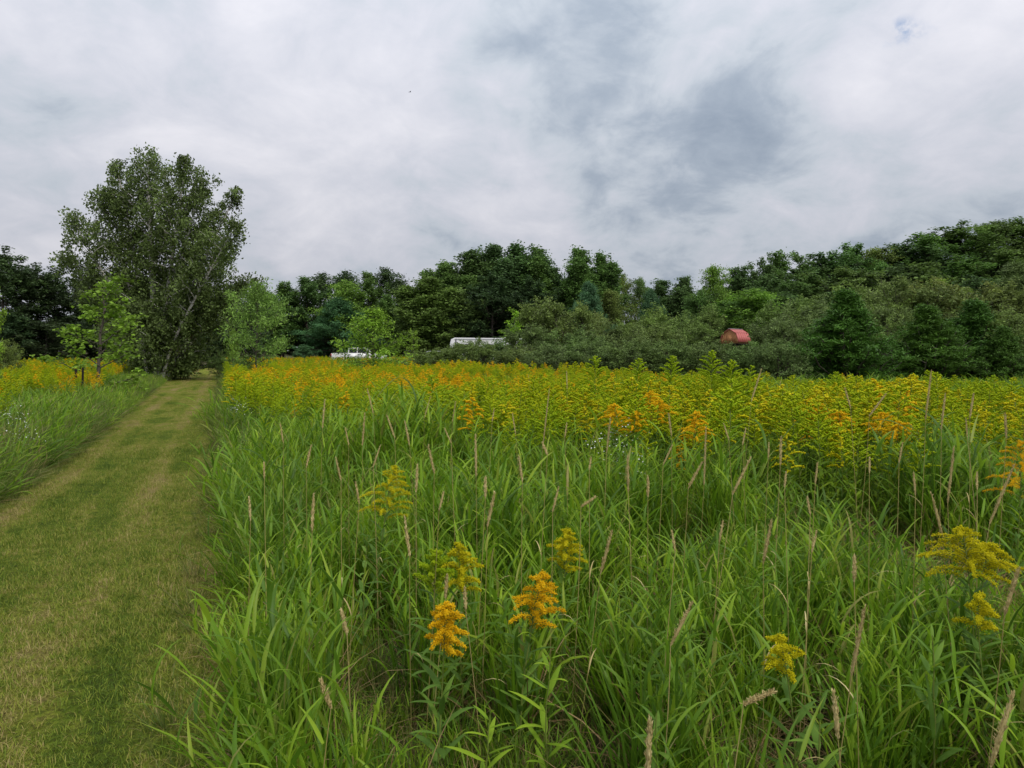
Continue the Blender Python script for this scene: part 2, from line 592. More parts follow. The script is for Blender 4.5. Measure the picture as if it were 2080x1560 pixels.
py_ = np.linspace(-8, 64, 145)
us = np.linspace(0, 1, 14)
U, Yp = np.meshgrid(us, py_)
U = (left_edge(Yp) - .3) * (1 - U) + (PATH_R + .6) * U
Xp = U + SL * Yp
Zp = terr(Xp, Yp) + 0.03
nx, ny = len(us), len(py_)
idx = (np.arange(ny - 1)[:, None] * nx + np.arange(nx - 1)[None])
F = np.stack([idx, idx + 1, idx + nx + 1, idx + nx], -1).reshape(-1, 4)
path = link('path', smooth(mesh_from('path', [dict(v=np.stack([Xp, Yp, Zp], -1), f=F)], [M['lane']])))
tag(path, kind='structure')


# ------------------------------------------------------------------ trees
def limb_tree(seed, H, RAD, prof, base=0.2, nl=40, e0=15, e1=65, sub=6, leaf=0.25, ratio=0.6, per=10, sig=0.28,
              lean=(0, 0), curve=0.15, trunk_r=0.16, up=0.5, droop=0.3, strands=0, subl=0.45, root=(0, 0), bark_tubes=True, wob=0.25, clus=3):
    """one stem with limbs, side branches and leaf clusters; returns (wood parts, leaf centres, cluster tints)"""
    r = np.random.default_rng(seed)
    wood = []
    ts = np.linspace(0, 1, 9)
    wobx = np.cumsum(r.normal(0, wob / 9, 9))
    woby = np.cumsum(r.normal(0, wob / 9, 9))
    stem = np.stack([root[0] + lean[0] * ts ** 1.35 + wobx, root[1] + lean[1] * ts ** 1.35 + woby, H * ts], -1)
    stem[0, :2] = root
    wood.append(tube(stem, trunk_r * (1 - ts) ** 0.8 + 0.012, 7))
    C, T = [], []
    at = lambda t: np.array([np.interp(t, ts, stem[:, k]) for k in range(3)])
    az = r.uniform(0, 6.28)
    for i in range(nl):
        t = base + (1 - base) * ((i + r.random()) / nl) ** 0.92
        t = min(t, 0.995)
        az += 2.4 + r.normal(0, 0.4)
        ln = RAD * prof((t - base) / (1 - base)) * r.uniform(0.65, 1.2) + 0.15
        e = R(e0 + (e1 - e0) * (t - base) / (1 - base) + r.normal(0, 9))
        p0 = at(t)
        d = np.array([math.cos(e) * math.cos(az), math.cos(e) * math.sin(az), math.sin(e)])
        s = np.linspace(0, 1, 6)
        lp = p0 + s[:, None] * ln * d + np.outer(s ** 2 * ln * curve, [0, 0, 1]) + np.cumsum(r.normal(0, ln * 0.03, (6, 3)), 0)
        lr = trunk_r * (1 - t) ** 0.8 * 0.45 + 0.012
        if bark_tubes:
            wood.append(tube(lp, lr * (1 - s * 0.85), 5))
        nsub = max(2, int(sub * (0.5 + ln / RAD)))
        lt = r.normal(0, 0.12)
        for j in range(nsub):
            f = r.uniform(0.2, 1.0)
            q0 = np.array([np.interp(f, s, lp[:, k]) for k in range(3)])
            sd = d + r.normal(0, 0.75, 3) + np.array([0, 0, 0.15])
            sd /= np.linalg.norm(sd)
            sl = ln * subl * r.uniform(0.5, 1.1) * (1.15 - f * 0.5) + 0.1
            q1 = q0 + sd * sl + np.array([0, 0, -droop * sl * 0.35])
            if bark_tubes and j % 3 == 0:
                wood.append(tube(np.stack([q0, (q0 + q1) / 2 + [0, 0, 0.03], q1]), [lr * 0.35, lr * 0.25, 0.006], 3))
            ct = 0.5 + lt + r.normal(0, 0.13)
            for k in range(clus):
                g = (k + r.random()) / clus
                C.append(q0 + (q1 - q0) * (0.25 + 0.8 * g))
                T.append(ct)
            for k in range(strands):
                dl = r.uniform(0.25, 1.0)
                for g in np.linspace(0.2, 1, 4):
                    C.append(q1 + np.array([r.normal(0, 0.08), r.normal(0, 0.08), -dl * g]))
                    T.append(ct)
    return wood, np.array(C), np.array(T)


def tree_protos(seed, mat='crown', bark='bark', stems=None, **kw):
    """wood mesh and crown mesh of a tree kind"""
    leaf, ratio, per, sig, up, droop = (kw.get('leaf', 0.25), kw.get('ratio', 0.6), kw.get('per', 10), kw.get('sig', 0.28), kw.get('up', 0.5), kw.get('droop', 0.3))
    wood, C, T = [], [], []
    for i, st in enumerate(stems or [{}]):
        k = dict(kw)
        k.update(st)
        w_, c_, t_ = limb_tree(seed * 31 + i, **k)
        wood += w_
        C.append(c_)
        T.append(t_)
    C = np.concatenate(C)
    T = np.concatenate(T)
    r = np.random.default_rng(seed)
    Cn = np.repeat(C, per, 0) + r.normal(0, 1, (len(C) * per, 3)) * sig * np.array([1, 1, 0.75])
    Tn = np.clip(np.repeat(T, per) + r.normal(0, 0.16, len(Cn)), 0, 1)
    keep = Cn[:, 2] > 0.08
    Cn, Tn = Cn[keep], Tn[keep]
    wm = smooth(mesh_from('wood', wood, [M[bark]]))
    cm = mesh_from('foliage', [leaf_quads(Cn, leaf, ratio, Tn, up, droop, r)], [M[mat]])
    # the size the foliage really reaches
    H = float(np.percentile(Cn[:, 2], 99.7))
    Wd = float(np.percentile(Cn[:, 0], 98.5) - np.percentile(Cn[:, 0], 1.5))
    return wm, cm, H, Wd


dome = lambda t: (1 - abs(2 * t - 0.85) ** 2.4 * 0.75) if t < 0.93 else 0.45
oval = lambda t: max(0.12, math.sin(pi * min(1, 0.12 + t * 0.86)) ** 0.7)
cone = lambda t: max(0.05, (1 - t) ** 0.8)
colm = lambda t: max(0.15, math.sin(pi * min(1, 0.2 + t * 0.75)) ** 0.5)
PR = {}
PR['maple'] = [tree_protos(s, H=14, RAD=4.6, prof=dome, base=0.16, nl=46, e0=5, e1=70, sub=7, leaf=0.32, ratio=0.7, per=13, sig=0.27, trunk_r=0.22, up=1.1) for s in (1, 2, 3)]
PR['oak'] = [tree_protos(s, H=13, RAD=5.2, prof=dome, base=0.10, nl=40, e0=0, e1=60, sub=8, leaf=0.36, ratio=0.7, per=16, sig=0.26, trunk_r=0.25, up=1.4, subl=0.4, clus=2) for s in (4, 5)]
PR['poplar'] = [tree_protos(s, H=16, RAD=2.6, prof=colm, base=0.12, nl=54, e0=30, e1=75, sub=6, leaf=0.27, ratio=0.75, per=10, sig=0.26, curve=0.35, trunk_r=0.2,
                            stems=[dict(), dict(H=14.5, lean=(1.5, .6), root=(.5, 0)), dict(H=13.5, lean=(-1.7, -.4), root=(-.5, .2))]) for s in (6, 7)]
PR['ash'] = [tree_protos(s, H=13, RAD=3.3, prof=oval, base=0.1, nl=44, e0=15, e1=70, sub=6, leaf=0.26, ratio=0.55, per=11, sig=0.28, trunk_r=0.17) for s in (8, 9)]
PR['pine'] = [tree_protos(s, mat='needle', H=10, RAD=3.4, prof=cone, base=0.06, nl=70, e0=5, e1=50, sub=7, leaf=0.42, ratio=0.13, per=16, sig=0.2, curve=0.2, trunk_r=0.16, up=0.2, droop=-0.8) for s in (10, 11)]
PR['scrub'] = [tree_protos(s, H=4.2, RAD=2.2, prof=oval, base=0.05, nl=20, e0=20, e1=80, sub=5, leaf=0.155, ratio=0.45, per=10, sig=0.11, trunk_r=0.05, curve=-0.05, up=0.3, bark_tubes=True, subl=0.5,
                           stems=[dict(), dict(H=3.6, lean=(1.3, .5), root=(.2, 0)), dict(H=3.5, lean=(-1.3, .4), root=(-.2, .1)), dict(H=3.2, lean=(0.2, -1.3), root=(0, -.2))]) for s in (12, 13, 14)]
PR['cedar'] = [tree_protos(s, mat='needle', H=5, RAD=1.35, prof=lambda t: max(.04, (1 - t) ** 1.0 + .12 * (1 - t)), base=0.0, nl=190, e0=35, e1=82, sub=5, leaf=0.16, ratio=0.2, per=22, sig=0.075, curve=0.6, subl=.3, clus=2, trunk_r=0.08, up=-0.2, droop=-1.2) for s in (15, 16)]
PR['maple_sapling'] = [tree_protos(s, H=4.6, RAD=1.7, prof=lambda t: (.55 + .45 * abs(math.sin(t * 9))) * (1.05 - .7 * t), base=0.09, nl=20, e0=25, e1=60, sub=5, leaf=0.125, ratio=0.75, per=7, sig=0.10, curve=0.1, trunk_r=0.04, up=0.8, droop=0.8) for s in (17, 18)]
PR['ash_sapling'] = [tree_protos(s, H=4.4, RAD=1.7, prof=oval if s == 19 else cone, base=0.1, nl=30, e0=15, e1=65, sub=6, leaf=0.17, ratio=0.3, per=9, sig=0.16, curve=0.05, trunk_r=0.04, up=0.6, droop=0.5) for s in (19, 20)]
BIRCH = tree_protos(40, bark='birch', H=13, RAD=2.0, prof=oval, base=0.24, nl=30, e0=30, e1=62, sub=5, leaf=0.16, ratio=0.6, per=6, sig=0.13, curve=-0.12, trunk_r=0.09, up=0.2, droop=1.0, strands=1, clus=2,
                    stems=[dict(H=13.2, lean=(-.5, .3), base=.48, trunk_r=.2, RAD=2.3), dict(H=12.7, lean=(-2.4, .8), root=(-.35, .1), trunk_r=.17, base=.4), dict(H=12.7, lean=(1.6, -.5), root=(.3, 0), trunk_r=.17, base=.48),
                           dict(H=11.2, lean=(3.9, .8), root=(.45, .2), RAD=1.8), dict(H=11.6, lean=(2.8, -1.0), root=(.4, .1), RAD=1.8), dict(H=9.4, lean=(-4.0, -.8), root=(-.5, -.1)), dict(H=11.2, lean=(-3.2, .6), root=(-.4, .1), RAD=1.8),
                           dict(H=7.2, lean=(-5.4, .9), root=(-.55, .3)), dict(H=8.9, lean=(4.9, -1.2), root=(.5, -.2), RAD=1.8), dict(H=5.8, lean=(4.8, 1.6), root=(.4, .4), base=.08, RAD=2.3), dict(H=4.6, lean=(3.2, .6), root=(.3, .3), base=.1, RAD=1.9),
                           dict(H=8.5, lean=(2.6, 2.4), root=(.2, .5), RAD=2.6, base=.12), dict(H=6.4, lean=(-3.2, 1.5), root=(-.3, .5), RAD=2.4, base=.14), dict(H=11.6, lean=(-1.2, 1.6), root=(-.2, .4), RAD=2.4),
                           dict(H=4.0, lean=(-.2, -1.2), root=(-.1, -.5), RAD=1.6, base=.32, nl=34, e0=0, trunk_r=.08)])


def put_tree(kind, px, top, dist, wpx, col, label, group, name='tree', var=None, cat='tree', proto=None, rz=None):
    pr = proto or PR[kind][(var if var is not None else int(px) // 7) % len(PR[kind])]
    wm, cm, H, Wd = pr
    x = (px - 1040) / 1400 * dist
    g = gz(x, dist)
    h = EYE + (725 - top) / 1400 * dist - g
    sz = h / H
    if group in ('trees on the wooded hill', 'inner trees of the hill wood'):
        wpx *= 1.45
    if kind == 'poplar':
        wpx *= 1.35
    sx = (wpx / 1400 * dist) / Wd if wpx else sz
    t = thing(name, label, cat, (x, dist, g - 0.02), random.uniform(0, 6.28) if rz is None else rz, group, (sx, sx, sz))
    link('trunk' if cat == 'tree' else 'stem', wm, t)
    c = link('crown' if cat == 'tree' else 'foliage', cm, t)
    c.color = (*[v * random.uniform(0.92, 1.08) for v in col], 1)
    return t


# colours (real leaf colours)
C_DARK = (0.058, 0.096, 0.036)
C_MID = (0.115, 0.205, 0.046)
C_DEEP = (0.096, 0.172, 0.050)
C_BRIGHT = (0.19, 0.32, 0.046)
C_OLIVE = (0.160, 0.225, 0.052)
C_GREY = (0.146, 0.218, 0.060)
C_BLUE = (0.090, 0.185, 0.080)
C_CEDAR = (0.074, 0.165, 0.022)
C_BIRCH = (0.125, 0.175, 0.048)
C_SAP = (0.21, 0.37, 0.035)

put_tree('birch', 315, 318, 39.4, None, C_BIRCH, 'tall white-barked birch clump with many stems beside the mown path', None, 'birch_tree', proto=BIRCH, rz=0.0)

G = 'dark woods behind the left field'
for a in ((8, 508, 66, 150, 'oak', C_DARK, 'dark rounded woodland tree at the far left edge, tallest of the left woods'),
          (62, 540, 68, 130, 'maple', C_DARK, 'dark woodland tree second from the left edge behind the goldenrod'),
          (112, 545, 70, 150, 'oak', C_DARK, 'dark woodland tree whose top shows just left of the birch'),
          (185, 570, 74, 150, 'maple', C_DARK, 'dark tree behind the bright maple sapling left of the birch'),
          (255, 560, 76, 150, 'oak', C_DARK, 'dark tree right behind the birch trunks'),
          (330, 565, 76, 150, 'maple', C_DARK, 'dark tree behind the birch over the left side of the path end'),
          (405, 575, 72, 150, 'oak', C_DARK, 'dark tree standing over the end of the mown path'),
          (470, 580, 76, 140, 'maple', C_DARK, 'dark tree behind the drooping right side of the birch')):
    put_tree(a[4], a[0], a[1], a[2], a[3], a[5], a[6], G, 'woodland_tree')
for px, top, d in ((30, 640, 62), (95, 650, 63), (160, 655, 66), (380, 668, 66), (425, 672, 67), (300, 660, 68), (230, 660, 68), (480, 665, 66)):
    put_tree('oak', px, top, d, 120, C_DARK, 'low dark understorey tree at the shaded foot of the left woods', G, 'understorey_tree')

G = 'tree line behind the field'
for a in ((540, 592, 92, 90, 'ash', C_MID, 'mid green tree just right of the birch with sky above it'),
          (575, 574, 96, 90, 'maple', C_MID, 'rounded green tree behind the pale ash sapling'),
          (622, 566, 97, 110, 'maple', C_DEEP, 'broad dark green tree left of the brighter tree above the pine'),
          (650, 556, 104, 90, 'ash', C_DARK, 'dark tree top poking up left above the blue-green pine'),
          (700, 570, 96, 90, 'ash', C_BRIGHT, 'brighter green round-topped tree above the blue-green pine'),
          (700, 552, 106, 90, 'ash', C_DARK, 'dark jagged tree top behind the brighter round-topped tree'),
          (748, 556, 100, 90, 'maple', C_MID, 'green tree above the feathery sapling in front of the truck'),
          (785, 545, 106, 90, 'ash', C_DARK, 'dark ragged tree top with sky gaps left of the big dark grove'),
          (815, 572, 104, 70, 'ash', C_DARK, 'small dark tree top in the dip left of the big grove'),
          (788, 600, 94, 70, 'maple', C_MID, 'round green tree below the ragged dark tops'),
          (690, 606, 94, 140, 'pine', C_BLUE, 'soft blue-green pine behind the pickup truck'),
          (745, 640, 92, 80, 'pine', C_BLUE, 'smaller blue-green pine right behind the feathery sapling'),
          (615, 700, 86, 40, 'pine', C_BLUE, 'tiny young pine at the far edge of the orange flowers'),
          (872, 566, 90, 90, 'poplar', C_OLIVE, 'olive green tree on the left shoulder of the big dark grove'),
          (905, 536, 94, 80, 'poplar', C_MID, 'poplar on the rising left side of the big dark grove'),
          (935, 590, 90, 70, 'poplar', C_GREY, 'grey-green slim tree in front of the big dark grove'),
          (880, 610, 92, 90, 'ash', C_OLIVE, 'olive brown-green tree in front of the grove left shoulder'),
          (955, 515, 96, 95, 'poplar', C_DEEP, 'tall poplar left of the middle of the big dark grove'),
          (1000, 502, 97, 95, 'poplar', C_DEEP, 'tallest poplar in the middle of the big dark grove'),
          (1050, 503, 97, 95, 'poplar', C_DEEP, 'tall poplar right of the middle of the big dark grove'),
          (1095, 508, 96, 70, 'poplar', C_MID, 'round-headed poplar on the right side of the big dark grove'),
          (1125, 545, 98, 60, 'poplar', C_DEEP, 'lower poplar closing the right end of the big dark grove'),
          (1000, 560, 90, 150, 'oak', C_DARK, 'very dark broad tree at the front of the big grove'),
          (1080, 568, 90, 130, 'oak', C_DARK, 'very dark broad tree at the front right of the big grove'),
          (1180, 510, 95, 75, 'poplar', C_MID, 'lone poplar with two heads right of the big grove'),
          (1222, 520, 97, 65, 'poplar', C_MID, 'lone poplar leaning right beside the two-headed poplar'),
          (1195, 575, 78, 90, 'pine', C_BLUE, 'soft blue-green pine below the two lone poplars'),
          (1262, 558, 104, 60, 'ash', C_OLIVE, 'olive tree right of the lone poplars'),
          (1298, 566, 104, 55, 'ash', C_GREY, 'slim grey-green tree between olive tree and row of small poplars'),
          (1345, 572, 108, 60, 'poplar', C_DEEP, 'small poplar left in the low row of the distant dip'),
          (1388, 566, 108, 60, 'poplar', C_DEEP, 'small poplar right in the low row of the distant dip'),
          (1322, 590, 96, 70, 'pine', C_BLUE, 'blue-green young pine in front of the row of small poplars'),
          (1450, 541, 94, 80, 'ash', C_BRIGHT, 'bright green round tree at the left foot of the wooded hill'),
          (1420, 590, 92, 70, 'ash', C_MID, 'lower green tree left of the bright tree at the hill foot'),
          (1240, 590, 92, 80, 'ash', C_OLIVE, 'olive tree filling the gap under the lone poplars')):
    put_tree(a[4], a[0], a[1], a[2], a[3], a[5], a[6], G, {'pine': 'pine_tree', 'poplar': 'poplar_tree'}.get(a[4], 'leafy_tree'))
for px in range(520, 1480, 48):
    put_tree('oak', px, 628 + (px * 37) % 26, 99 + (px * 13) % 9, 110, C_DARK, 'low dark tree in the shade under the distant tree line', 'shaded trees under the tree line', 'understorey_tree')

G = 'trees on the wooded hill'
for a in ((1500, 545, 106, 90, 'maple', C_DEEP, 'dark tree at the lower left start of the hill skyline'),
          (1545, 528, 108, 90, 'oak', C_DEEP, 'dark round tree second along the hill skyline'),
          (1580, 513, 112, 70, 'maple', C_MID, 'pointed lighter tree on the lower hill skyline'),
          (1625, 516, 114, 100, 'oak', C_DEEP, 'broad dark tree right of the pointed one on the skyline'),
          (1680, 514, 116, 100, 'maple', C_DEEP, 'dark tree at the middle of the hill skyline'),
          (1728, 497, 120, 80, 'maple', C_MID, 'tree crown standing up above the middle of the hill skyline'),
          (1775, 505, 122, 80, 'ash', C_OLIVE, 'thin-crowned olive tree between two full crowns on the skyline'),
          (1830, 492, 122, 110, 'oak', C_DEEP, 'dark domed tree on the steepest part of the skyline'),
          (1880, 478, 124, 120, 'maple', C_MID, 'dome-shaped mid green tree on the upper hill skyline'),
          (1942, 457, 126, 130, 'oak', C_MID, 'largest round crown high on the hill skyline'),
          (2020, 450, 128, 90, 'ash', C_MID, 'open feathery crown at the top of the hill skyline'),
          (2075, 448, 128, 110, 'maple', C_MID, 'highest tree at the right edge of the picture'),
          (1720, 548, 104, 120, 'maple', C_MID, 'greener tree in the second rank below the middle skyline'),
          (1640, 560, 102, 120, 'oak', C_DEEP, 'dark tree in the second rank above the red-roofed shed'),
          (1570, 570, 100, 110, 'oak', C_DEEP, 'dark tree in the second rank at the left of the hill'),
          (1800, 545, 106, 130, 'oak', C_DEEP, 'dark layered tree in the second rank under the domed skyline tree'),
          (1880, 535, 108, 130, 'maple', C_MID, 'mid green tree in the second rank under the large round crown'),
          (1960, 525, 110, 140, 'oak', C_MID, 'broad green tree on the upper slope below the open crown'),
          (2050, 510, 112, 130, 'maple', C_MID, 'green tree on the upper slope at the right edge'),
          (1985, 560, 96, 110, 'oak', C_DEEP, 'dark tree low on the slope left of the grey-green pine'),
          (1900, 570, 92, 110, 'maple', C_BRIGHT, 'brighter tree low on the slope above the right-hand scrub'),
          (2068, 535, 84, 100, 'pine', C_GREY, 'grey-green conical pine at the right edge above the scrub'),
          (1530, 590, 84, 110, 'ash', C_BRIGHT, 'bright green rounded tree standing behind the red-roofed shed'),
          (1480, 612, 84, 90, 'ash', C_MID, 'green tree behind and left of the red-roofed shed')):
    put_tree(a[4], a[0], a[1], a[2], a[3], a[5], a[6], G, 'pine_tree' if a[4] == 'pine' else 'hill_tree')
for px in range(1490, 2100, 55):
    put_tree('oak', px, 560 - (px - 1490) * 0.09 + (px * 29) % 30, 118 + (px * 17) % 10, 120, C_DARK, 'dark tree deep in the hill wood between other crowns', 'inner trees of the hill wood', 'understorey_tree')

# ---- scrub: autumn-olive bushes between field and woods
G = 'grey-green bushes behind the goldenrod'
for a in ((1130, 608, 38, 150, C_OLIVE, 'tall olive bush standing up left of the blue-green pine'),
          (1085, 660, 34, 110, C_GREY, 'grey-green bush right of the bright little sapling'),
          (1180, 625, 41, 120, C_OLIVE, 'olive bush behind the tall one left of centre'),
          (1165, 668, 33, 130, C_GREY, 'dark-centred bush in front of the tall olive bush'),
          (1250, 655, 34, 130, C_GREY, 'grey-green rounded bush below the two lone poplars'),
          (1320, 660, 35, 130, C_OLIVE, 'olive bush left of the gap before the shed'),
          (1280, 690, 28, 120, C_GREY, 'low front bush behind the second tall green goldenrod'),
          (1370, 690, 28, 130, C_GREY, 'low front bush behind the third tall green goldenrod'),
          (1372, 640, 46, 130, C_OLIVE, 'wide olive bush behind, left of the red-roofed shed'),
          (1330, 625, 52, 140, C_OLIVE, 'high back bush in the dip left of the shed'),
          (1440, 620, 82, 90, C_OLIVE, 'back bush just left above the red-roofed shed'),
          (1448, 693, 27, 120, C_GREY, 'dark low bush in front of the shed, left of its wall'),
          (1536, 694, 26, 120, C_GREY, 'dark low bush in front of the shed, right of its wall'),
          (1590, 646, 29, 120, C_GREY, 'upright leafy bush right of the red-roofed shed'),
          (1580, 690, 25, 120, C_GREY, 'low dark bush left of the first cedar'),
          (1650, 610, 38, 150, C_GREY, 'bush behind and left of the first cedar'),
          (1610, 605, 62, 130, C_OLIVE, 'back bush above the upright bush by the shed'),
          (1730, 578, 44, 180, C_OLIVE, 'high back bush above the first cedar'),
          (1830, 566, 44, 190, C_OLIVE, 'high back bush between the cedars'),
          (1930, 570, 44, 190, C_OLIVE, 'high back bush above the third cedar'),
          (2030, 578, 42, 190, C_OLIVE, 'high back bush at the right edge'),
          (1800, 620, 31, 130, C_GREY, 'grey bush filling the gap right of the first cedar'),
          (1840, 640, 28, 120, C_OLIVE, 'olive bush left of the second cedar'),
          (2050, 630, 27, 150, C_OLIVE, 'yellowish olive bush at the right edge behind the flowers'),
          (1690, 640, 27, 110, C_GREY, 'low bush tucked left behind the first cedar'),
          (1018, 689, 36, 120, C_GREY, 'bush in front of the right half of the white camper roof'),
          (972, 686, 38, 50, C_OLIVE, 'narrow bush whose tip cuts across the white camper roof'),
          (938, 694, 34, 120, C_OLIVE, 'low bush below the left end of the white camper'),
          (880, 708, 33, 110, C_OLIVE, 'low bush right of the pickup truck, hiding the parked car'),
          (1050, 702, 31, 110, C_GREY, 'low bush at the left foot of the tall olive bush'),
          (850, 722, 36, 70, C_GREY, 'smallest low bush at the left end of the bush row'),
          (1120, 700, 29, 120, C_GREY, 'low front bush behind the first tall green goldenrod'),
          (1210, 690, 29, 110, C_GREY, 'low front bush between the first two tall green goldenrods'),
          (322, 668, 41.4, 110, C_OLIVE, 'olive bush tucked behind the foot of the birch trunks'),
          (372, 690, 41.8, 70, C_OLIVE, 'olive bush between the birch trunks and the path'),
          (452, 716, 41, 46, C_GREY, 'narrow grey bush at the right edge of the path end'),
          (345, 735, 40.5, 50, C_MID, 'small green bush right of the birch base by the path'),
          (6, 690, 27, 75, C_OLIVE, 'olive bush cut off by the left edge')):
    put_tree('scrub', a[0], a[1], a[2], a[3], a[4], a[5], G if a[0] > 800 else 'bushes beside the path and left field', 'bush', cat='bush')
for a in ((1722, 592, 25.5, 165, 'first dense green cedar with a pointed top right of the shed'),
          (1885, 622, 26, 150, 'second cedar, dark and broad, right of the first one'),
          (1975, 612, 27, 150, 'third cedar near the right edge, joined to the second'),
          (2030, 665, 25, 100, 'small cedar at the right end of the cedar row')):
    put_tree('cedar', a[0], a[1], a[2], a[3], C_CEDAR, a[4], 'cedars behind the goldenrod', 'cedar_tree')

G = 'young planted trees in the field'
put_tree('maple_sapling', 196, 556, 24, 150, C_SAP, 'bright green maple sapling with open branches left of the path', G, 'sapling_tree')
put_tree('maple_sapling', -14, 585, 19, 70, C_SAP, 'bright sapling cut off by the left edge of the picture', G, 'sapling_tree', var=1)
put_tree('ash_sapling', 520, 572, 30, 108, (0.20, 0.35, 0.062), 'pale green bushy ash sapling right of the path end', G, 'sapling_tree', var=0)
put_tree('ash_sapling', 472, 668, 33, 34, (0.23, 0.36, 0.045), 'small yellow-green sapling at the left of the ash sapling', G, 'sapling_tree', var=1)
put_tree('ash_sapling', 760, 624, 31, 135, (0.235, 0.40, 0.038), 'yellow-green feathery sapling in front of the white pickup', G, 'sapling_tree', var=1)
put_tree('maple_sapling', 1045, 626, 44, 55, (0.26, 0.43, 0.04), 'small vivid green sapling left of the tall olive bush', G, 'sapling_tree', var=0)
put_tree('maple_sapling', 840, 668, 60, 40, (0.22, 0.37, 0.045), 'little green sapling between pickup and camper', G, 'sapling_tree', var=1)

# ------------------------------------------------------------------ vehicles, shed, posts, bird
exec_parts = []
M['white_paint'] = plain('white_paint', (0.78, 0.78, 0.77), 0.3, 0.03, 3.0, spec=0.5)
M['grey_paint'] = plain('silver_paint', (0.42, 0.43, 0.45), 0.35, 0.05, 3.0, spec=0.5)
M['glass'] = plain('tinted_glass', (0.03, 0.035, 0.04), 0.08, 0.1, 2.0, spec=0.8)
M['rubber'] = plain('tyre_rubber', (0.02, 0.02, 0.02), 0.85, 0.2, 9.0)
M['rim'] = plain('wheel_metal', (0.45, 0.45, 0.46), 0.35, 0.1, 9.0, metal=0.6)
M['lamp'] = plain('headlight_lens', (0.6, 0.62, 0.64), 0.15, 0.05, 4.0, spec=0.7)
M['red_lens'] = plain('red_lens', (0.35, 0.015, 0.01), 0.25, 0.1, 4.0, spec=0.6)
M['trim'] = plain('black_trim', (0.025, 0.025, 0.027), 0.6, 0.2, 5.0)
M['pale_trim'] = plain('pale_trim', (0.5, 0.42, 0.42), 0.5)
M['red_roof'] = plain('red_metal_roof', (0.46, 0.125, 0.11), 0.45, 0.12, 3.0, spec=0.4)
M['cedar_wood'] = plain('stained_wood_boards', (0.42, 0.20, 0.085), 0.75, 0.25, 5.0, spec=0.2)


def prism(outline, y0, y1, m=0, bev=0.0):
    """solid from an x-z outline between two y planes, the side faces drawn in by bev"""
    o = np.asarray(outline, float)
    n = len(o)
    c = o.mean(0)
    rings = []
    for yy, k in ((y0, 1 - bev), (y0 + (y1 - y0) * 0.06, 1.0), (y1 - (y1 - y0) * 0.06, 1.0), (y1, 1 - bev)):
        q = c + (o - c) * k
        rings.append(np.stack([q[:, 0], np.full(n, yy), q[:, 1]], -1))
    V = np.concatenate(rings)
    j = np.arange(n)
    j2 = (j + 1) % n
    parts = []
    F = np.concatenate([np.stack([i * n + j, i * n + j2, (i + 1) * n + j2, (i + 1) * n + j], -1) for i in range(3)])
    parts.append(dict(v=V, f=F, m=m))
    parts.append(dict(v=rings[0][::-1], f=np.arange(n)[None], m=m))
    parts.append(dict(v=rings[3], f=np.arange(n)[None], m=m))
    return parts


def box(x0, x1, y0, y1, z0, z1, m=0):
    V = np.array([(x, y, z) for z in (z0, z1) for y in (y0, y1) for x in (x0, x1)], float)
    F = np.array([(0, 2, 3, 1), (4, 5, 7, 6), (0, 1, 5, 4), (2, 6, 7, 3), (0, 4, 6, 2), (1, 3, 7, 5)])
    return dict(v=V, f=F, m=m)


def disc(cx, cy, cz, r, wd, n=20, m=0, hole=0.0):
    a = np.linspace(0, 2 * pi, n, endpoint=False)
    parts = []
    prof = [(hole, -wd / 2), (r * 0.92, -wd / 2), (r, -wd * 0.3), (r, wd * 0.3), (r * 0.92, wd / 2), (hole, wd / 2)]
    V = np.concatenate([np.stack([cx + q * np.cos(a), np.full(n, cy + yy), cz + q * np.sin(a)], -1) for q, yy in prof])
    j = np.arange(n)
    j2 = (j + 1) % n
    F = np.concatenate([np.stack([i * n + j, i * n + j2, (i + 1) * n + j2, (i + 1) * n + j], -1) for i in range(len(prof) - 1)])
    return [dict(v=V, f=F, m=m)]


def wheel(t, x, y, r=0.38):
    wh = link('wheel', mesh_from('wheel_hub', disc(x, y, r, r * 0.35, 0.22, 12), [M['trim']]), t)
    link('tyre', mesh_from('tyre', disc(x, y, r, r, 0.24, 24, hole=r * 0.62), [M['rubber']]), wh)
    link('rim', mesh_from('rim', disc(x, y, r, r * 0.64, 0.2, 20), [M['rim']]), wh)


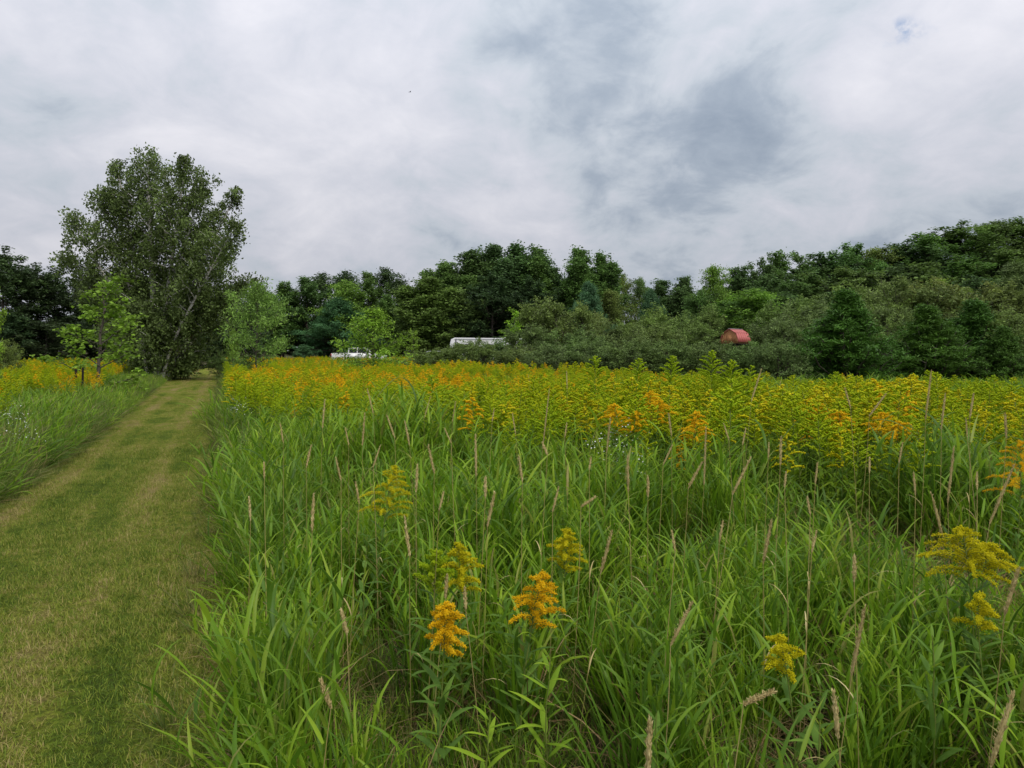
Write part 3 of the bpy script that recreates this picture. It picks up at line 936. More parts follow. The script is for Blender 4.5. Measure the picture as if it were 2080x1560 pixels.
def pickup(px, D):
    x = (px - 1040) / 1400 * D
    t = thing('pickup_truck', 'white crew-cab pickup truck parked behind the goldenrod and feathery sapling', 'pickup truck', (x, D, gz(x, D) + .05), 0.06)
    low = [(-2.95, .55), (-2.95, 1.28), (-1.15, 1.30), (-1.15, 1.24), (1.3, 1.24), (2.7, 1.14), (2.92, 1.0), (2.95, .5), (2.45, .42), (-2.5, .42)]
    link('body', mesh_from('truck_body', prism(low, -.95, .95, 0, .03), [M['white_paint']]), t)
    link('bed_rail', mesh_from('bed_rail', [box(-2.93, -1.2, -.93, -.84, 1.285, 1.34)], [M['trim']]), t)
    link('bed_rail', mesh_from('bed_rail', [box(-2.93, -1.2, .84, .93, 1.285, 1.34)], [M['trim']]), t)
    cabo = [(-1.14, 1.2), (-1.1, 1.82), (-.9, 1.9), (.55, 1.9), (.75, 1.84), (1.45, 1.2)]
    cab = link('cab', mesh_from('truck_cab', prism(cabo, -.86, .86, 0, .06), [M['white_paint']]), t)
    for sgn in (-1, 1):
        y0 = sgn * .865
        for q in ([(-.98, 1.3), (-.96, 1.76), (-.15, 1.78), (-.15, 1.3)], [(-.05, 1.3), (-.05, 1.78), (.62, 1.76), (1.1, 1.3)]):
            link('window', mesh_from('side_window', prism(q, min(y0, y0 - sgn * .03), max(y0, y0 - sgn * .03)), [M['glass']]), cab)
        for xa, xb in ((-1.08, -.12), (-.08, 1.15)):
            d = link('door', mesh_from('door', [box(xa, xb, sgn * .95 - .015, sgn * .95 + .015, .58, 1.22)], [M['white_paint']]), t)
            link('handle', mesh_from('handle', [box(xa + .08, xa + .26, sgn * .985 - .02, sgn * .985 + .02, 1.1, 1.14)], [M['trim']]), d)
        link('mirror', mesh_from('mirror', [box(1.0, 1.12, sgn * 1.05 - .1, sgn * 1.05 + .1, 1.28, 1.46)], [M['trim']]), t)
        link('headlight', mesh_from('headlight', [box(2.86, 2.97, sgn * .72 - .16, sgn * .72 + .16, .85, 1.02)], [M['lamp']]), t)
        link('tail_light', mesh_from('tail_light', [box(-2.98, -2.9, sgn * .86 - .08, sgn * .86 + .08, .9, 1.22)], [M['red_lens']]), t)
        for xx in (-1.85, 1.85):
            wheel(t, xx, sgn * .84)
    link('front_bumper', mesh_from('front_bumper', [box(2.88, 3.05, -.9, .9, .45, .66)], [M['rim']]), t)
    link('rear_bumper', mesh_from('rear_bumper', [box(-3.08, -2.93, -.9, .9, .48, .66)], [M['rim']]), t)


pickup(730, 77)


def suv(px, D):
    x = (px - 1040) / 1400 * D
    t = thing('parked_car', 'pale parked car almost hidden in the bushes left of the camper', 'car', (x, D, gz(x, D)), -0.05)
    low = [(-2.2, .5), (-2.25, 1.05), (1.1, 1.08), (2.15, .95), (2.25, .5), (1.9, .36), (-1.9, .36)]
    link('body', mesh_from('car_body', prism(low, -.9, .9, 0, .04), [M['white_paint']]), t)
    cabo = [(-2.2, 1.02), (-1.85, 1.6), (-1.5, 1.68), (.2, 1.68), (.4, 1.62), (1.15, 1.04)]
    cab = link('cabin', mesh_from('car_cabin', prism(cabo, -.82, .82, 0, .06), [M['grey_paint']]), t)
    for sgn in (-1, 1):
        y0 = sgn * .825
        for q in ([(-1.85, 1.1), (-1.7, 1.54), (-1.05, 1.56), (-1.05, 1.1)], [(-.97, 1.1), (-.97, 1.56), (-.25, 1.56), (-.25, 1.1)], [(-.17, 1.1), (-.17, 1.56), (.3, 1.54), (.85, 1.1)]):
            link('window', mesh_from('side_window', prism(q, min(y0, y0 - sgn * .03), max(y0, y0 - sgn * .03)), [M['glass']]), cab)
        link('headlight', mesh_from('headlight', [box(2.12, 2.27, sgn * .65 - .15, sgn * .65 + .15, .78, .92)], [M['lamp']]), t)
        link('tail_light', mesh_from('tail_light', [box(-2.28, -2.2, sgn * .75 - .08, sgn * .75 + .08, .8, 1.04)], [M['red_lens']]), t)
        for xx in (-1.4, 1.4):
            wheel(t, xx, sgn * .8, .34)


suv(903, 75)


def camper(px, D):
    x = (px - 1040) / 1400 * D
    t = thing('camper_trailer', 'long white camper trailer behind the bushes, only its roof showing', 'camper', (x, D, gz(x, D) + 0.0), -0.03)
    o = [(-4.2, .7), (-4.25, 2.4), (-4.1, 2.9), (-3.7, 3.08), (3.9, 2.98), (4.2, 2.8), (4.2, .7), (3.5, .5), (-3.6, .5)]
    link('body', mesh_from('camper_body', prism(o, -1.2, 1.2, 0, .02), [M['white_paint']]), t)
    link('roof_edge', mesh_from('roof_edge', [box(-3.7, 3.9, -1.235, -1.205, 2.84, 2.92)], [M['grey_paint']]), t)
    link('front_cap_seam', mesh_from('front_cap_seam', [box(-3.62, -3.5, -1.23, -1.204, 1.0, 2.95)], [M['trim']]), t)
    for xa in (-2.6, -.4, 2.0):
        wf = link('window', mesh_from('camper_window', [box(xa, xa + 1.0, -1.235, -1.203, 1.7, 2.35)], [M['trim']]), t)
        link('pane', mesh_from('camper_pane', [box(xa + .06, xa + .94, -1.25, -1.237, 1.76, 2.29)], [M['glass']]), wf)
    d = link('door', mesh_from('camper_door', [box(.95, 1.65, -1.24, -1.203, .75, 2.6)], [M['white_paint']]), t)
    link('handle', mesh_from('camper_handle', [box(1.0, 1.06, -1.27, -1.242, 1.5, 1.66)], [M['trim']]), d)
    for q, sx in enumerate((-.4, .5)):
        wheel(t, sx, -1.1, .36)
        wheel(t, sx, 1.1, .36)
    link('hitch', mesh_from('hitch', [box(-5.4, -4.1, -.06, .06, .5, .6), box(-5.45, -5.3, -.1, .1, .45, .68)], [M['trim']]), t)
    link('roof_vent', mesh_from('roof_vent', [box(1.4, 1.9, -.3, .3, 3.0, 3.12)], [M['white_paint']]), t)


camper(993, 77)


def shed(px, D):
    """small gambrel hut on posts: gable end towards the camera's left, roof slope to the right"""
    x = (px - 1040) / 1400 * D
    g = gz(x, D)
    fz = 2.95 - g                                  # floor above the ground
    t = thing('garden_hut', 'small wooden hut with a red gambrel roof half hidden in the bushes', 'hut', (x, D, g), R(-48))
    W, Lh, wz = .95, 1.1, fz + .26
    prof = [(-W, wz), (-W * .76, wz + .72), (0, wz + 1.14), (W * .76, wz + .72), (W, wz)]
    link('wall', mesh_from('hut_wall', prism([(-W, fz), *prof, (W, fz)], -Lh, Lh), [M['cedar_wood']]), t)
    for k in range(10):
        xa = -W + .19 * k
        xm = abs(xa + .095)
        top = wz + (1.14 - .42 * xm / (W * .76) if xm < W * .76 else .72 * (W - xm) / (W * .24)) - .05
        link('board', mesh_from('board', [box(xa + .006, xa + .184, -Lh - .02 - .004 * (k % 2), -Lh - .002, fz + .01, top)], [M['cedar_wood']]), t)
    e = .1
    oprof = [(-W - e, wz - .12), (-W * .78, wz + .75), (0, wz + 1.19), (W * .78, wz + .75), (W + e, wz - .12)]
    for a, c in zip(oprof[:-1], oprof[1:]):
        a, c = np.array(a), np.array(c)
        n = np.array([-(c - a)[1], (c - a)[0]])
        n /= np.linalg.norm(n)
        q = [a, c, c + n * .03, a + n * .03]
        rp = link('roof_panel', mesh_from('roof_panel', prism(q, -Lh - .14, Lh + .14), [M['red_roof']]), t)
        for k in range(7):
            yy = -Lh - .1 + k * (2 * Lh + .2) / 6
            q2 = [a + n * .03, c + n * .03, c + n * .05, a + n * .05]
            link('seam', mesh_from('seam', prism(q2, yy - .012, yy + .012), [M['red_roof']]), rp)
    link('ridge_cap', mesh_from('ridge_cap', [box(-.09, .09, -Lh - .15, Lh + .15, wz + 1.195, wz + 1.24)], [M['pale_trim']]), t)
    for sgn in (-1, 1):
        a, c = (0, wz + 1.16), (sgn * W * .78, wz + .71)
        link('gable_trim', mesh_from('gable_trim', prism([a, c, (c[0], c[1] - .07), (a[0], a[1] - .07)], -Lh - .05, -Lh - .028), [M['cedar_wood']]), t)
    d = link('door', mesh_from('hut_door', [box(-.3, .3, -Lh - .055, -Lh - .03, fz + .04, wz + .62)], [M['cedar_wood']]), t)
    link('handle', mesh_from('hut_handle', [box(.2, .23, -Lh - .085, -Lh - .058, fz + .4, fz + .52)], [M['trim']]), d)
    link('floor', mesh_from('hut_floor', [box(-W - .05, W + .05, -Lh - .05, Lh + .05, fz - .12, fz - .003)], [M['dark_wood']]), t)
    for xx in (-W + .1, W - .1):
        for yy in (-Lh + .1, Lh - .1):
            link('post', mesh_from('post', [box(xx - .06, xx + .06, yy - .06, yy + .06, -.1, fz - .123)], [M['dark_wood']]), t)


shed(1494, 70)

# two dark stakes by the left sapling
for px, top, D, hh, label in ((167, 746, 21, .05, 'dark thin stake standing upright beside the bright maple sapling'), (153, 750, 21.5, .06, 'short blackened post left of the stake by the maple sapling')):
    x = (px - 1040) / 1400 * D
    g = gz(x, D)
    zt = EYE + (725 - top) / 1400 * D - g
    o = link('stake', mesh_from('stake', [tube([(0, 0, 0), (.01, 0, zt * .5), (0.02, 0, zt * .97), (.02, 0, zt)], [hh * .6, hh * .6, hh * .6, hh * .3], 6)], [M['dark_wood']]), None, (x, D, g))
    tag(o, label, 'stake', 'stakes beside the left sapling')

# a bird high up
r_ = ray(833, 187)
bl = np.array([0, 0, EYE]) + r_ * 140
bt = thing('bird', 'tiny dark bird flying high under the grey clouds', 'bird', tuple(bl), 0.6)
link('body', smooth(mesh_from('bird_body', [tube([(-.2, 0, 0), (-.1, 0, .01), (0, 0, .02), (.12, 0, .02), (.2, 0, .03)], [.01, .05, .06, .04, .005], 8)], [M['dark_wood']])), bt)
for sgn in (-1, 1):
    link('wing', mesh_from('bird_wing', [dict(v=np.array([(-.08, 0, .03), (.08, 0, .03), (.05, sgn * .3, .1), (-.06, sgn * .3, .1), (-.1, sgn * .5, .04), (-.08, 0, .04), (.08, 0, .04), (.05, sgn * .3, .11), (-.06, sgn * .3, .11), (-.1, sgn * .5, .05)]),
         f=np.array([(0, 1, 2), (0, 2, 3), (3, 2, 4), (5, 7, 6), (5, 8, 7), (8, 9, 7)]))], [M['dark_wood']]), bt)


# ------------------------------------------------------------------ goldenrod
def goldenrod(seed, h, half=0.12, head=0.3, lean=0.05, laz=0.0, hi=False, nb=16, fsize=0.009, nfl=13, leafn=None, bud=False, onesided=0.0, bare=False):
    """stem part, leaf parts (list), flower-branch parts (list of (branch, florets))"""
    r = np.random.default_rng(seed)
    ts = np.linspace(0, 1, 8)
    ld = np.array([math.cos(laz), math.sin(laz)])
    stem = np.zeros((8, 3))
    stem[:, 2] = h * ts
    stem[:, :2] = np.outer(lean * ts ** 2.5, ld) + np.cumsum(r.normal(0, 0.004, (8, 2)), 0)
    st = tube(stem, 0.0042 * (1 - 0.65 * ts) * (1 if hi else 1.1), 6 if hi else 4)
    at = lambda t: np.array([np.interp(t, ts, stem[:, k]) for k in range(3)])
    n = leafn or int(h * (36 if hi else 30))
    tl = np.linspace(0.12, (0.98 if bare else 1 - head * 0.75), n)
    az = r.uniform(0, 6) + np.arange(n) * 2.4 + r.normal(0, .3, n)
    env = np.sin(pi * np.clip(0.15 + 0.8 * (tl - tl[0]) / (tl[-1] - tl[0]), 0, 1)) ** 0.6
    Ll = (0.125 if hi else 0.115) * env * r.uniform(0.75, 1.15, n) + 0.018
    Wl = Ll * (0.17 if hi else 0.2)
    base = np.array([at(t) for t in tl])
    leaf_parts = [blades(base[i:i + 1], az[i], R(48) + r.normal(0, .18), R(40) + r.normal(0, .25), Ll[i], Wl[i], 5 if hi else 3, 0.35 if hi else 0.0, 'leaf', r.random(1) * (0.7 + .3 * tl[i])) for i in range(n)] if hi else \
                 [blades(base, az, R(48) + r.normal(0, .2, n), R(42) + r.normal(0, .3, n), Ll, Wl, 3, 0.0, 'leaf', r.random(n))]
    br = []
    if not bare:
        for i in range(nb):
            q = i / (nb - 1)
            t = 1 - head + head * q ** 0.9 * 0.99
            a = i * 2.4 + r.normal(0, .35)
            if onesided:
                a = laz + (((a + pi) % (2 * pi)) - pi) * (1 - onesided)
            ln = half * (1 - q) ** 0.75 * r.uniform(.75, 1.15) * (0.75 + 0.5 * min(1, q * 4)) + 0.018
            t0, bd = (R(48), R(30)) if bud else (R(52), R(62))
            m = 7
            s = np.linspace(0, 1, m)
            th = t0 + bd * s + r.normal(0, .08)
            stp = np.stack([np.sin(th) * math.cos(a), np.sin(th) * math.sin(a), np.cos(th)], -1) * (ln / m)
            bp = at(t) + np.concatenate([np.zeros((1, 3)), np.cumsum(stp, 0)])
            s2 = np.linspace(0, 1, m + 1)
            k = max(5, int(nfl * (ln / half + .25)))
            f = r.uniform(0.18, 1.02, k)
            cc = np.stack([np.interp(f, s2, bp[:, d]) for d in range(3)], -1)
            sp = (0.0062 if hi else 0.008) * (1.15 - .6 * f)[:, None]
            cc = cc + r.normal(0, 1, (k, 3)) * sp + np.array([0, 0, 0.004])
            fl = florets(cc, fsize, r, hi, m=1)
            j0 = 1
            rr = np.linspace(.35, 1, m + 1 - j0)
            core = tube(bp[j0:] + np.array([0, 0, .002]), fsize * (.16 if hi and fsize < .007 else .40) * np.sin(pi * np.linspace(.2, .97, m + 1 - j0)) ** .7, 4, 1, r.random())
            fl = dict(v=np.concatenate([fl['v'], core['v']]), f=np.concatenate([fl['f'], np.concatenate([core['f'][:, :3], core['f'][:, [0, 2, 3]]]) + len(fl['v'])]), m=1, tint=np.concatenate([fl['tint'], np.full(len(core['v']), core['tint'])]))
            br.append((tube(bp, np.linspace(.0016, .0007, m + 1), 3), fl))
        tip = at(1.0) + r.normal(0, .006, (max(5, nfl // 2), 3))
        br.append((tube([at(.97), at(.985), at(1.0)], [.0015, .0012, .0008], 3), florets(tip, fsize, r, hi, m=1)))
    return st, leaf_parts, br


FLM = {'orange': 'fl_orange', 'yellow': 'fl_yellow', 'bud': 'fl_bud', 'green': 'fl_green'}


def field_proto(seed, kind, h):
    r = random.Random(seed)
    bud = kind in ('bud', 'green')
    st, lv, br = goldenrod(seed, h, half=r.uniform(.13, .21), head=r.uniform(.26, .38), lean=r.uniform(.02, .1), laz=r.uniform(0, 6), nb=16 if not bud else 18, nfl=12, fsize=.018 if not bud else .016, bud=bud, onesided=0.0 if bud else .2)
    return st, lv, br


# ------------------------------------------------------------------ scatter with geometry nodes
def proto_collection(name, meshes):
    c = bpy.data.collections.new(name)
    for i, me in enumerate(meshes):
        c.objects.link(bpy.data.objects.new('%s_%02d' % (name, i), me))
    return c


def scatter(name, pts, rot, scl, idx, meshes, label=None, kind='stuff'):
    me = bpy.data.meshes.new(name)
    n = len(pts)
    me.vertices.add(n)
    me.vertices.foreach_set('co', np.asarray(pts, np.float32).ravel())
    a = me.attributes.new('turn', 'FLOAT_VECTOR', 'POINT')
    a.data.foreach_set('vector', np.asarray(rot, np.float32).ravel())
    a = me.attributes.new('size', 'FLOAT_VECTOR', 'POINT')
    s = np.asarray(scl, np.float32)
    if s.ndim == 1:
        s = np.repeat(s[:, None], 3, 1)
    a.data.foreach_set('vector', s.ravel())
    a = me.attributes.new('pick', 'INT', 'POINT')
    a.data.foreach_set('value', np.asarray(idx, np.int32))
    me.update()
    o = link(name, me)
    tag(o, label, None, None, kind)
    ng = bpy.data.node_groups.new(name + '_nodes', 'GeometryNodeTree')
    ng.interface.new_socket('Geometry', in_out='INPUT', socket_type='NodeSocketGeometry')
    ng.interface.new_socket('Geometry', in_out='OUTPUT', socket_type='NodeSocketGeometry')
    N = ng.nodes
    gi, go = N.new('NodeGroupInput'), N.new('NodeGroupOutput')
    ip = N.new('GeometryNodeInstanceOnPoints')
    ci = N.new('GeometryNodeCollectionInfo')
    ci.inputs['Collection'].default_value = proto_collection(name + '_kind', meshes)
    ci.inputs['Separate Children'].default_value = True
    ci.inputs['Reset Children'].default_value = True
    ip.inputs['Pick Instance'].default_value = True

    def na(nm, ty):
        x = N.new('GeometryNodeInputNamedAttribute')
        x.data_type = ty
        x.inputs['Name'].default_value = nm
        return x.outputs['Attribute']
    L = ng.links
    er = N.new('FunctionNodeEulerToRotation')
    L.new(na('turn', 'FLOAT_VECTOR'), er.inputs[0])
    L.new(gi.outputs[0], ip.inputs['Points'])
    L.new(ci.outputs[0], ip.inputs['Instance'])
    L.new(na('pick', 'INT'), ip.inputs['Instance Index'])
    L.new(er.outputs[0], ip.inputs['Rotation'])
    L.new(na('size', 'FLOAT_VECTOR'), ip.inputs['Scale'])
    L.new(ip.outputs[0], go.inputs[0])
    md = o.modifiers.new('scatter', 'NODES')
    md.node_group = ng
    return o


def vnoise(x, y, s, seed=0):
    """cheap smooth value noise for placing patches"""
    r = np.random.default_rng(1000 + seed)
    tab = r.random((64, 64))
    u, v = np.asarray(x) * s + 100, np.asarray(y) * s + 100
    i, j = np.floor(u).astype(int), np.floor(v).astype(int)
    fu, fv = sstep(u - i), sstep(v - j)
    g = lambda a, c: tab[a % 64, c % 64]
    return (g(i, j) * (1 - fu) + g(i + 1, j) * fu) * (1 - fv) + (g(i, j + 1) * (1 - fu) + g(i + 1, j + 1) * fu) * fv


def sample(n_per_m2, x0, x1, y0, y1):
    n = int(n_per_m2 * (x1 - x0) * (y1 - y0))
    return np.stack([rng.uniform(x0, x1, n), rng.uniform(y0, y1, n)], -1)


def in_view(p, margin=1.0):
    return (np.abs(p[:, 0]) < 0.76 * p[:, 1] + margin)


# --- goldenrod field
def gold_density(x, y):
    u = x - SL * y
    right = sstep((u - PATH_R - 0.15) / 0.5)
    start = np.where(x > 1.5, 5.6, 5.6 + np.clip(1.5 - x, 0, 5) * 0.75)
    nz = vnoise(x, y, 0.7, 1)
    right = right * sstep((y - start + (nz - .5) * 2.2) / 1.8)
    px = 1040 + 1400 * x / y
    # where the bushes begin
    lim = np.interp(px, [455, 560, 840, 900, 1000, 1100, 1300, 1550, 2100], [62, 80, 80, 34, 30, 27, 24.5, 22.5, 22.5])
    right = right * (y < lim)
    left = sstep((left_edge(y) - 1.35 - u - (nz - .5) * 1.2) / 0.8) * (y > 7.5) * (y < 62)
    return np.where(u > -1.2, right, left)


gp = []
for (y0, y1, dn) in ((5, 14, 20), (14, 26, 17), (26, 45, 10), (45, 82, 6)):
    p = sample(dn, -0.8 * y1, 0.8 * y1, y0, y1)
    p = p[in_view(p, 1.0)]
    gap = np.clip((vnoise(p[:, 0], p[:, 1], 1.1, 22) - .12) * 3.5, .3, 1)
    p = p[rng.random(len(p)) < gold_density(p[:, 0], p[:, 1]) * gap]
    gp.append(p)
gp = np.concatenate(gp)
gx_, gy_ = gp[:, 0], gp[:, 1]
n1 = vnoise(gx_, gy_, 0.9, 2)
n2 = vnoise(gx_, gy_, 0.35, 3)
left_side = (gx_ - SL * gy_) < -1.2
band = sstep((gy_ - 13.5) / 2.5) * sstep((25 - gy_) / 5) * sstep((1.5 - gx_ + (n1 - .5) * 3) / 4) * (~left_side)
po = 0.035 + 0.28 * sstep((n1 - .66) / .14) + 0.48 * band * sstep((n1 - .1) / .5)
po = np.where(left_side, 0.06 + 0.42 * sstep((n1 - .55) / .2), po)
po = np.where((gy_ > 27) & ~left_side, 0.30, po)
py2 = 0.08 + 0.2 * n2
q = rng.random(len(gp))
gk = np.where(q < po, 0, np.where(q < po + (1 - po) * py2, 1, np.where(q < po + (1 - po) * (py2 + .62), 2, 3)))
KINDS = ['orange', 'yellow', 'bud', 'green']
protos, pmesh = [], []
for ki, k in enumerate(KINDS):
    for v_ in range(4):
        s = 100 + ki * 10 + v_
        h = 1.0
        st, lv, br = field_proto(s, k, h)
        fl = [x[1] for x in br]
        bt_ = [x[0] for x in br]
        stm = mesh_from('goldenrod_stem', [st], [M['gr_stem']])
        lfm = mesh_from('goldenrod_leaves', lv, [M['gr_leaf' if k in ('orange', 'yellow') else 'gr_young']])
        flm = mesh_from('goldenrod_flowers', [dict(p_, m=0) for p_ in bt_] + fl, [M['gr_stem'], M[FLM[k]]])
        for p_ in lv + [st] + bt_ + fl:
            pass
        whole = mesh_from('goldenrod_plant', [dict(st, m=0)] + [dict(p_, m=0) for p_ in bt_] + [dict(p_, m=1) for p_ in lv] + [dict(p_, m=2) for p_ in fl], [M['gr_stem'], M['gr_leaf' if k in ('orange', 'yellow') else 'gr_young'], M[FLM[k]]])
        protos.append((stm, lfm, flm))
        pmesh.append(whole)
front = (~left_side) & (rng.random(len(gp)) < .75 * sstep((12.5 - gy_) / 4) * sstep((1.0 - gx_) / 3))
gk = np.where(front, 3, gk)
gi_ = gk * 4 + rng.integers(0, 4, len(gp))
gh = rng.normal(1.08, .10, len(gp)) + (n2 - .5) * .25 + (vnoise(gx_, gy_, 1.3, 21) - .5) * .3 - 0.10 * sstep((gx_ - 2) / 8)
gh = gh - 0.06 - 0.14 * sstep((gx_ - 1) / 7) * sstep((gy_ - 9) / 8) - 0.2 * sstep((gy_ - 30) / 15)
gh = np.clip(gh, .62, 1.4)
gz_ = terr(gx_, gy_)
order = np.argsort(gy_)
near, rest = order[:270], order[270:]
lean_x = rng.normal(0, .07, len(gp))
lean_y = rng.normal(0, .07, len(gp))
gr_rz = rng.uniform(0, 6.28, len(gp))
words = {0: 'golden-orange goldenrod in full bloom among the front of the flower mass', 1: 'yellow goldenrod opening among the front of the flower mass',
         2: 'yellow-green budding goldenrod among the front of the flower mass', 3: 'green goldenrod not yet in bloom among the front of the flower mass'}
for i in near:
    t = thing('goldenrod_plant', words[int(gk[i])], 'goldenrod', (gx_[i], gy_[i], gz_[i]), 0, 'goldenrod plants at the front of the flower mass', (gh[i],) * 3)
    t.rotation_euler = (lean_x[i], lean_y[i], gr_rz[i])
    a, c, d = protos[gi_[i]]
    link('stem', a, t)
    link('foliage', c, t)
    link('flower_head', d, t)
scatter('goldenrod_field', np.stack([gx_, gy_, gz_], -1)[rest], np.stack([lean_x, lean_y, gr_rz], -1)[rest], gh[rest], gi_[rest], pmesh, 'dense mass of yellow-green and golden goldenrod filling the field')


# --- single goldenrods told apart in the photograph
def at_px(px, py, zt):
    """ground point under a plant whose top (height zt) shows at px, py"""
    D = (EYE - zt) * 1400 / (py - 725)
    return (px - 1040) / 1400 * D, D


HEROES = []


def hero(seed, px, py, zt, kind, half, headm, lean, laz, label, group=None, D=None, bud=False, onesided=.1, nb=24, bare=False, young=False):
    if D is None:
        x, D = at_px(px, py, zt)
    else:
        x = (px - 1040) / 1400 * D
    x -= lean * math.cos(laz)
    y = D - lean * math.sin(laz)
    g = gz(x, y)
    h = zt - g
    far = D > 5.5
    HEROES.append((x, y, h))
    st, lv, br = goldenrod(seed, h, half=half, head=headm / h, lean=lean, laz=laz, hi=True, nb=nb, fsize=(.014 if bud else .0095) if far else .0046, nfl=(60 if far else 190), bud=bud, onesided=onesided, bare=bare)
    t = thing('goldenrod_plant', label, 'goldenrod', (x, y, g), 0, group)
    link('stem', smooth(mesh_from('stem', [st], [M['gr_stem']])), t)
    lm = M['gr_young' if young else 'gr_leaf']
    for p_ in lv:
        link('leaf', mesh_from('leaf', [p_], [lm]), t)
    for a, c in br:
        link('flower_branch', mesh_from('flower_branch', [dict(a, m=0), c], [M['gr_stem'], M[FLM[kind]]]), t)


HG = 'goldenrods standing out of the near grass'
hero(1, 800, 950, .98, 'yellow', .17, .30, .10, 0.0, 'wide yellow-green goldenrod standing alone in tall grass left of centre', HG, nb=30)
hero(2, 878, 1122, .80, 'green', .08, .17, .0, 0.0, 'small green budding goldenrod beside the golden one in the near grass', HG, bud=True)
hero(3, 936, 1108, .82, 'yellow', .09, .20, .0, 0.0, 'pointed yellow goldenrod right beside the small green budding one', HG)
hero(4, 1160, 1082, .80, 'yellow', .09, .19, .04, 0.2, 'yellow-green goldenrod behind the bright orange nodding one', HG)
hero(5, 1104, 1168, .78, 'orange', .115, .21, .09, 0.0, 'bright orange goldenrod with its head nodding to the right', HG, nb=28)
hero(6, 908, 1236, .74, 'orange', .075, .165, .03, 0.0, 'golden goldenrod with long leafy stem, lowest in the near grass', HG, nb=28)
hero(7, 1955, 1075, .90, 'yellow', .19, .21, .05, 2.6, 'large spreading golden goldenrod at the right in the grass', HG, nb=32)
hero(8, 2020, 1110, .84, 'yellow', .12, .14, .06, -.3, 'yellow goldenrod leaning right beside the large spreading one', HG)
hero(9, 2000, 1215, .72, 'yellow', .07, .13, .0, 0.0, 'small yellow-green goldenrod below the large spreading one', HG, nb=14)
hero(10, 1590, 1295, .66, 'yellow', .085, .13, .05, 3.0, 'small yellow goldenrod tilting left in the right foreground grass', HG, nb=15)
hero(11, 2066, 898, 1.08, 'orange', .2, .36, .0, 0.0, 'orange goldenrod cut off by the right edge of the picture', HG, nb=28)
OG = 'orange goldenrods in front of the yellow field'
hero(12, 1250, 822, 1.14, 'orange', .19, .22, .05, 3.0, 'orange goldenrod over the white asters, left of the larger orange one', OG, onesided=.2)
hero(13, 1285, 838, 1.10, 'orange', .17, .2, .04, 0.3, 'orange goldenrod low between the aster one and the larger one', OG)
hero(14, 1318, 796, 1.23, 'orange', .2, .27, .0, 0.0, 'largest orange goldenrod right of the white asters', OG, nb=28)
hero(15, 1340, 815, 1.18, 'orange', .18, .22, .05, 0.0, 'orange goldenrod touching the right side of the largest one', OG)
hero(16, 1412, 838, 1.14, 'orange', .17, .26, .0, 0.0, 'spreading orange goldenrod behind the pale dry seed head', OG, nb=28)
hero(17, 1672, 822, 1.12, 'orange', .2, .24, .04, 3.0, 'orange goldenrod at the left of the right-hand orange patch', OG)
hero(18, 1705, 838, 1.08, 'orange', .19, .2, .03, 0.0, 'orange goldenrod second in the right-hand orange patch', OG)
hero(19, 1790, 840, 1.08, 'orange', .2, .22, .03, 0.0, 'orange goldenrod in the middle of the right-hand orange patch', OG)
hero(20, 1828, 858, 1.04, 'orange', .2, .2, .05, 0.0, 'orange goldenrod at the right end of the right-hand orange patch', OG)
TG = 'tall green goldenrods rising above the field'
hero(21, 1211, 722, 1.60, 'green', .26, .55, .0, 0.0, 'tall green feathery goldenrod, leftmost of the row above the field', TG, D=9.2, bud=True, onesided=0, nb=36, young=True)
hero(22, 1296, 730, 1.57, 'green', .25, .5, .05, 0.4, 'tall green goldenrod, second of the row above the field', TG, D=9.2, bud=True, onesided=0, nb=34, young=True)
hero(23, 1365, 722, 1.60, 'green', .24, .48, .08, 0.2, 'tall slim green goldenrod bending right, third above the field', TG, D=8.8, bud=True, onesided=0, nb=32, young=True)
hero(24, 1444, 712, 1.67, 'green', .28, .58, .0, 0.0, 'tallest green feathery goldenrod above the middle of the field', TG, D=8.8, bud=True, onesided=0, nb=38, young=True)
hero(25, 1484, 732, 1.55, 'green', .26, .5, .04, 0.0, 'green goldenrod right beside the tallest one', TG, D=8.6, bud=True, onesided=0, nb=34, young=True)
hero(26, 1525, 745, 1.48, 'green', .22, .42, .12, 0.0, 'green goldenrod with an arching side spray, right end of tall row', TG, D=8.6, bud=True, onesided=.2, nb=18, young=True)
LG = 'leafy goldenrod stems without flowers'
hero(31, 985, 1440, .50, 'green', .1, .2, .02, 0.5, 'leafy flowerless stem between the golden and orange goldenrods at the bottom', LG, bare=True, young=True)
hero(32, 1118, 1330, .60, 'green', .1, .2, .02, 0.0, 'leafy flowerless stem below the bright orange nodding goldenrod', LG, bare=True, young=True)
hero(33, 1890, 1290, .66, 'green', .1, .2, .02, 2.0, 'leafy flowerless stem under the large spreading golden goldenrod', LG, bare=True)
hero(34, 1655, 1385, .55, 'green', .1, .2, .02, 1.0, 'leafy flowerless stem below the small tilted yellow goldenrod', LG, bare=True)
hero(35, 742, 1085, .75, 'green', .1, .2, .02, 1.0, 'dark leafy flowerless stem below the wide lone goldenrod', LG, bare=True)
hero(36, 1330, 1440, .5, 'green', .1, .2, .02, 4.0, 'leafy flowerless stem right of the bottom dry stalk', LG, bare=True)


